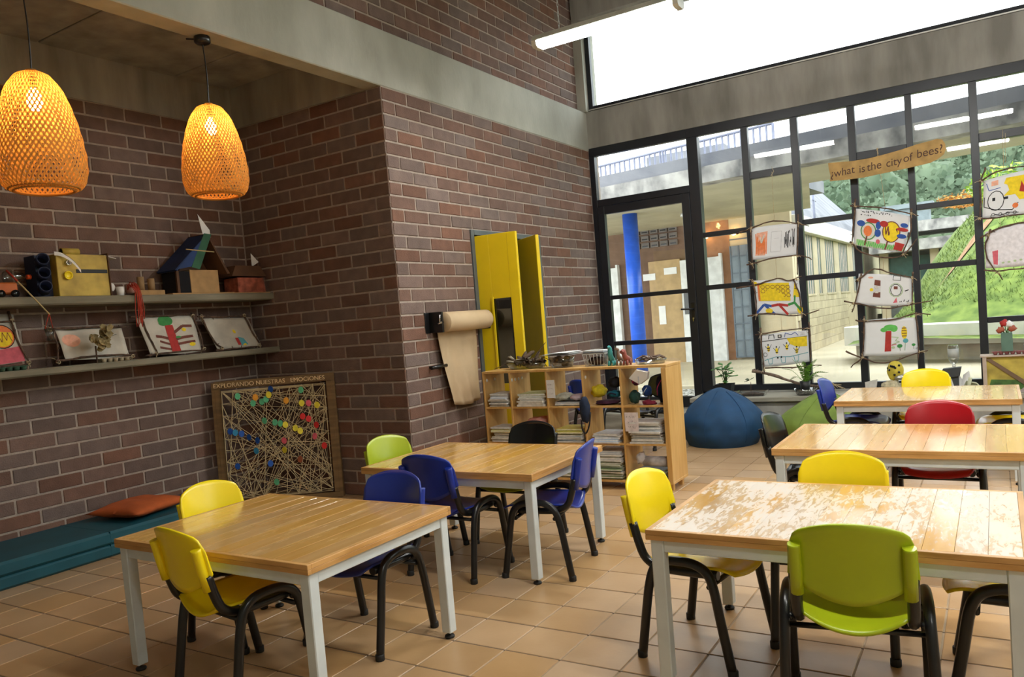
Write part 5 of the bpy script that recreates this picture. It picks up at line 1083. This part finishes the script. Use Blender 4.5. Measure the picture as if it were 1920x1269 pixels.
# covered walkway: slab, fascia, roof band
cw = bpy.data.objects.new('covered_walkway',None); COL.objects.link(cw); tag(cw,'weathered concrete canopy of the covered walkway outside','canopy')
def slab(name,pts,z0,z1,m_,par): b = NB(); prism(b,pts,z0,z1); return ob(name,b,m_,par)
E0,E1 = (-9,10.55),(8.0,7.95)
def off(p,d): return (p[0]+d*.151,p[1]+d*.988)
slab('fascia_beam',[E0,E1,off(E1,.35),off(E0,.35)],3.45,3.70,ROOFC,cw); slab('upper_fascia',[off(E0,.06),off(E1,.06),off(E1,.5),off(E0,.5)],3.70,3.90,ROOFD,cw)
slab('soffit_slab',[off(E0,.35),off(E1,.35),off(E1,1.9),(-.55,11.5),(-1.3,15.6),(-9,15.6)],3.47,3.75,SOFF,cw)
b = NB(); lathe(b,[(.15,GZ),(.15,3.47)],24); o = ob('round_column',b,mat('blue_gloss_paint',(.012,.10,.62),.3)); o.location = (-4.05,12.0,0); tag(o,'bright blue round column under the covered walkway','column')
# roof railing beyond
rl = thing('roof_railing','thin grey roof railing above the covered walkway','railing',(0,0,0)); RAILM = mat('grey_rail',(.16,.17,.24),.5)
def railp(t): return Vector((-6.6+ t*5.05, 14.8-t*1.2, 4.05))
b = NB(); tube(b,[railp(0)+Vector((0,0,.98)),railp(1)+Vector((0,0,.98))],.03,6); ob('top_rail',b,RAILM,rl); b = NB(); tube(b,[railp(0),railp(1)],.03,6); ob('bottom_rail',b,RAILM,rl)
b = NB(); tube(b,[(0,0,0),(0,0,.98)],.024,6); BAL = mesh('baluster',b,RAILM)
for k in range(38): link('baluster',BAL,rl,railp(k/37))
for t_ in (0,.5,1): b = NB(); p = railp(t_); tube(b,[(p.x,p.y,3.75),(p.x,p.y,5.03)],.03,6); ob('rail_post',b,RAILM,rl)
slab('roof_slab',[(-9,13.4),(-1.2,12.3),(-1.0,15.6),(-9,15.6)],3.75,4.0,ROOFD,cw)
# building under the canopy (front faces -Y at 15.7) and wing with windows (faces +X at -1.77)
bd = thing('school_building','school building with brown wall, louvred window and white doors behind the walkway','building',(0,0,0))
box('brick_wall_face',-11,-3.9,15.7,15.9,GZ,3.6,BRK2,bd); box('terracotta_wall',-3.9,-3.15,15.68,15.9,GZ,3.6,TERRA,bd); box('block_wall',-3.15,-1.77,15.7,15.9,GZ,3.6,BLOCK,bd); box('tan_door_panel',-5.15,-4.35,15.6,15.7,GZ,2.7,mat('tan_panel',(.42,.28,.13),.6),bd)
for r in range(4):
    for c in range(5): 
        x,z = -5.55+c*.24,3.05+r*.17; vb = box('vent_block',x,x+.2,15.64,15.71,z,z+.13,mat('vent_grey',(.17,.15,.14),.9),bd); box('vent_slot',x+.03,x+.17,15.63,15.645,z+.03,z+.06,BLK,vb)
WDOOR = mat('white_door_paint',(.66,.67,.66),.5)
for x0,x1 in ((-4.33,-4.1),(-3.82,-3.38),(-6.9,-6.0)):
    d = box('door_leaf',x0,x1,15.55,15.66,GZ,2.65,WDOOR,bd,.005); box('door_frame',x1,x1+.05,15.53,15.68,GZ,2.72,WDOOR,bd); box('door_pane',x0+.05,x0+.16,15.54,15.552,1.35,1.95,BLK,d)
lv = box('louvre_window',-3.12,-2.55,15.60,15.69,GZ+.05,2.85,mat('blue_grey_glass',(.16,.20,.23),.35),bd)
for k in range(4): box('window_bar',-3.13+k*.19,-3.10+k*.19,15.58,15.60,GZ+.05,2.85,mat('bar_grey',(.10,.13,.16),.4),lv)
for k in range(8): box('window_bar',-3.12,-2.55,15.575,15.60,GZ+.05+k*.39,GZ+.08+k*.39,mat('bar_grey',(.10,.13,.16),.4),lv)
for x,z in ((-5.3,2.25),(-4.75,2.35)): box('door_plate',x,x+.32,15.58,15.60,z,z+.16,PAPER,bd)
box('notice_sheet',-4.95,-4.78,15.585,15.60,1.15,1.6,PAPER,bd)
b = NB(); lathe(b,[(0,0),(.22,0),(.2,.06),(0,.06)],20); ob('ceiling_light',b,WDOOR,bd,(-3.2,13.2,3.405))
WARM = emitmat('wall_lamp_glow',(1,.62,.25),9)
for x in (-3.65,-3.0): b = NB(); blob(b,(x,15.55,3.15),.065,0,1,0,1,2); ob('wall_lamp',b,WARM,bd)
wg = thing('classroom_wing','cream block classroom wing with tall green and white windows','building',(0,0,0))
box('wall_body',-6.5,-1.80,15.9,34,GZ,3.3,MORTAR,wg)
bl = {}
def blockp(w_):
    if w_ not in bl: b = NB(); bx(b,-.03,.03,-w_/2,w_/2,-.097,.097,0,.004); bl[w_] = mesh('wall_block',b,BLOCK)
    return bl[w_]
WINS = [(16.25,16.6),(17.05,18.15),(18.7,19.2),(19.8,21.2),(22.0,23.6),(24.6,26.4)]
for k in range(7):
    y = 15.93+(.2 if k%2 else 0)
    while y < 23: link('wall_block',blockp(.386),wg,(-1.79,y+.2,GZ+.1+k*.2)); y += .4
b = NB(); bx(b,-1.82,-1.765,23.2,34,GZ,1.58); ob('wall_plain',b,BLOCK,wg)
prev = 15.92
for y0,y1 in WINS+[(34,34.1)]:
    box('pier',-1.83,-1.772 if prev > 16 else -1.765,prev,y0,1.58,3.05,BLOCK,wg); prev = y1
GRN = mat('green_panel',(.03,.22,.06),.5); WGL = mat('pale_blue_glass',(.20,.30,.32),.1)
for y0,y1 in WINS:
    w_ = box('wing_window',-1.86,-1.83,y0,y1,1.6,3.05,WGL,wg); n = max(2,int((y1-y0)/.25))
    for k in range(n+1): yy = y0+(y1-y0)*k/n; box('window_bar',-1.83,-1.79,yy-.018,yy+.018,1.6,3.05,mat('teal_grey_bar',(.10,.19,.20),.4),w_)
    box('window_bar',-1.83,-1.79,y0,y1,2.0,2.04,mat('teal_grey_bar',(.10,.19,.20),.4),w_); box('green_pane',-1.828,-1.82,y0+(y1-y0)*.3,y0+(y1-y0)*.7,1.62,2.0,GRN,w_); box('window_sill',-1.80,-1.745,y0-.05,y1+.05,1.55,1.6,BLOCK,w_)
b = NB(); bx(b,-6.6,-1.62,15.92,34,3.05,3.42,0,.01); ob('roof_edge',b,mat('white_parapet',(.62,.60,.54),.85,var=.2,scale=2),wg); b = NB(); prism(b,[(-2.1,3.42),(-2.4,4.0),(-4.2,6.0),(-6.5,6.0),(-6.5,3.42)],19.5,34,lambda x,z,q:(x,q,z)); ob('roof_sheet',b,ROOFD,wg)
b = NB(); tube(b,[(-1.66,18.0,3.05),(-1.66,18.0,4.1)],.03,6); tube(b,[(-1.66,17.88,3.9),(-1.66,18.25,3.9)],.02,5); ob('vent_pipe',b,RAILM,wg)
# concrete planter bench and grass mound
pb = thing('planter_bench','curved pale concrete bench along the grassy mound','bench',(0,0,0))
out_ = [(-.42,15.0),(-.58,14.6),(-.55,14.2),(-.3,13.95),(1.0,13.4),(3.0,12.6),(6.0,11.8),(6.2,12.5),(3.2,13.4),(1.2,14.2),(.2,14.7)]
slab('bench_top',out_,.50,.86,mat('pale_bench_concrete',(.52,.50,.43),.8,var=.1,scale=2),pb)
inn = [(x+(.18 if x < 5 else 0),y+.22) for x,y in out_]; slab('bench_base',inn[:7]+[(6.2,12.6),(3.3,13.5),(1.3,14.4),(.35,14.9)],GZ,.50,mat('bench_base_concrete',(.30,.26,.19),.9,var=.2,scale=3),pb)
def mz(x,y):
    k = max(0,min(1,(y-13.0+ (x-1)*.30)/5.2)); s = max(0,min(1,(x+.35)/2.6+.12*math.sin(y))); return .62+2.75*(k*k*(3-2*k))*(s*s*(3-2*s))+.09*noise.noise(Vector((x,y,0))*.9)
b = NB(); sheet(b,lambda u,v: Vector((-.35+u*16,(12.9-.30*(u*16-1))+v*12,mz(-.35+u*16,(12.9-.30*(u*16-1))+v*12))),60,50); mo = struct('ground_mound',b,GRASS,'green grassy mound outside the right windows')
b = NB(); RS = random.Random(5)
for k in range(16000):
    x = RS.uniform(-.3,7); y = RS.uniform(15.0-.38*x,19.5); z = mz(x,y)
    if math.hypot(x-1.55,y-16.6) < .75: continue
    a = RS.random()*6.28; h = RS.uniform(.03,.085); wq = .010
    dx,dy = math.cos(a)*wq,math.sin(a)*wq; lx,ly = RS.uniform(-.06,.06),RS.uniform(-.06,.06)
    b.faces.new([b.verts.new((x-dx,y-dy,z-.01)),b.verts.new((x+dx,y+dy,z-.01)),b.verts.new((x+lx,y+ly,z+h))])
o = ob('grass_blades',b,GRASS); tag(o,'short bright grass covering the mound','grass',kind='stuff')
b = NB(); sheet(b,lambda u,v: (lambda x,y: Vector((x,y,mz(x,y)+.03)))(1.55+.5*v*math.cos(u*6.2832)*(1+.3*math.sin(u*19)),16.6+.45*v*math.sin(u*6.2832)*(1+.3*math.sin(u*13))),24,5); o = ob('soil_patch',b,mat('bare_soil',(.30,.16,.08),.95,var=.3,scale=6)); tag(o,'bare reddish soil patch near the crest of the mound','soil')
def shrub(label,c,r,n,size,m_,seed,name='shrub'):
    t = thing(name,label,name,c); rs = random.Random(seed); b = NB()
    for k in range(n):
        d = Vector((rs.gauss(0,1),rs.gauss(0,1),rs.gauss(0,1))).normalized(); p = Vector((d.x*r[0],d.y*r[1],r[2]+d.z*r[2]))*1.0*rs.uniform(.55,1); a = Vector((rs.gauss(0,1),rs.gauss(0,1),rs.gauss(.2,.6))).normalized()*size; s = a.cross(Vector((rs.gauss(0,1),rs.gauss(0,1),1))).normalized()*size*.35
        b.faces.new([b.verts.new(q) for q in (p-a,p-s*.9-a*.1,p+a,p+s*.9-a*.1)])
    o = ob('foliage',b,m_,t); o['kind'] = 'stuff'; b = NB(); tube(b,[(0,0,-.1),(0,0,r[2])],.04,6); ob('stem',b,TWIG,t)
LG = mat('lime_foliage',(.18,.34,.03),.7,col2=(.42,.52,.08),scale=4); DG = mat('hill_foliage',(.055,.09,.05),.9,col2=(.13,.175,.105),scale=.35,detail=6); OR = mat('flame_foliage',(.55,.24,.04),.8,var=.3,scale=1)  # DG: distance haze put into the foliage colour as a greyed green
shrub('bright yellow-green shrub on the crest of the mound',(2.35,17.6,mz(2.35,17.6)-.1),(.75,.5,.42),650,.10,LG,1); shrub('yellow-green shrub at the right edge behind the drawings',(4.3,18.6,mz(4.3,18.6)),(1.3,.7,.55),800,.12,LG,2)
# far low building
fb = thing('far_pavilion','low grey concrete pavilion beyond the mound','building',(0,0,0)); box('roof_slab',-1.45,6,26,30,2.75,3.1,ROOFC,fb); box('upper_slab',-1.0,6,27,30,3.4,3.75,ROOFC,fb); box('wall',-1.3,6,27.2,30,GZ,2.75,mat('dusky_wall',(.14,.15,.14),.8),fb)
for k in range(5): box('post',-1.2+k*1.5,-.95+k*1.5,26.5,26.8,GZ,2.75,BLOCK,fb)
for k in range(4): box('glazing',-.95+k*1.5,.3+k*1.5,26.95,27.0,1.2,2.6,mat('dark_green_glass',(.05,.11,.10),.15),fb)
lp = thing('lookout_box','small grey boxy lookout above the pavilion','structure',(.2,27,3.75)); box('box_wall',-1.2,.1,0,1.2,0,.45,mat('slate_box',(.20,.24,.26),.6),lp); box('box_roof',-1.35,.25,-.1,1.3,.45,.6,mat('slate_box',(.20,.24,.26),.6),lp)
shrub('orange flowering tree among the green hillside',(1.1,36,4.75),(1.1,.8,.34),500,.11,OR,4,'tree')
# forested hill
def hz_(x,y): return .5+max(0,(y-34))*(.25)+ 1.2*noise.noise(Vector((x*.06,y*.06,2)))
b = NB(); sheet(b,lambda u,v: Vector((-60+u*130,30+v*60,max(.1,hz_(-60+u*130,30+v*60)))),60,40); struct('ground_hill',b,mat('hill_ground',(.14,.22,.09),.95,var=.3,scale=.4),'steep green hillside behind the buildings')
RS = random.Random(6); vs_, fs_ = [], []
b = NB()
for k in range(430):
    x,y = RS.uniform(-16,30),RS.uniform(37,84); r = RS.uniform(1.2,2.2); z = hz_(x,y)+r*.7
    blob(b,(x,y,z),(r*.86,r*.86,r*1.15),0,k*.37,.3,2.6,2)
    for _ in range(230):
        d = Vector((RS.gauss(0,1),RS.gauss(-.5,1),RS.gauss(.25,1))).normalized(); p = Vector((x+d.x*r,y+d.y*r,z+d.z*r*1.35))*1.0+Vector((RS.uniform(-.3,.3),0,RS.uniform(-.3,.3)))
        a = Vector((RS.gauss(0,1),RS.gauss(0,.5),RS.gauss(0,1))).normalized()*RS.uniform(.12,.26); c = a.cross(Vector((RS.gauss(0,.4),1,RS.gauss(0,.4)))).normalized()*a.length*.7
        n = len(vs_); vs_ += [p-a,p+c,p+a,p-c]; fs_.append((n,n+1,n+2,n+3))
ob_f = ob('forest_canopy',b,DG); tag(ob_f,'dense hazy green forest covering the hillside','forest',kind='stuff')
me = bpy.data.meshes.new('forest_leaves'); me.from_pydata([tuple(v) for v in vs_],[],fs_); me.materials.append(DG); o = link('forest_leaves',me,ob_f); o['kind'] = 'stuff'
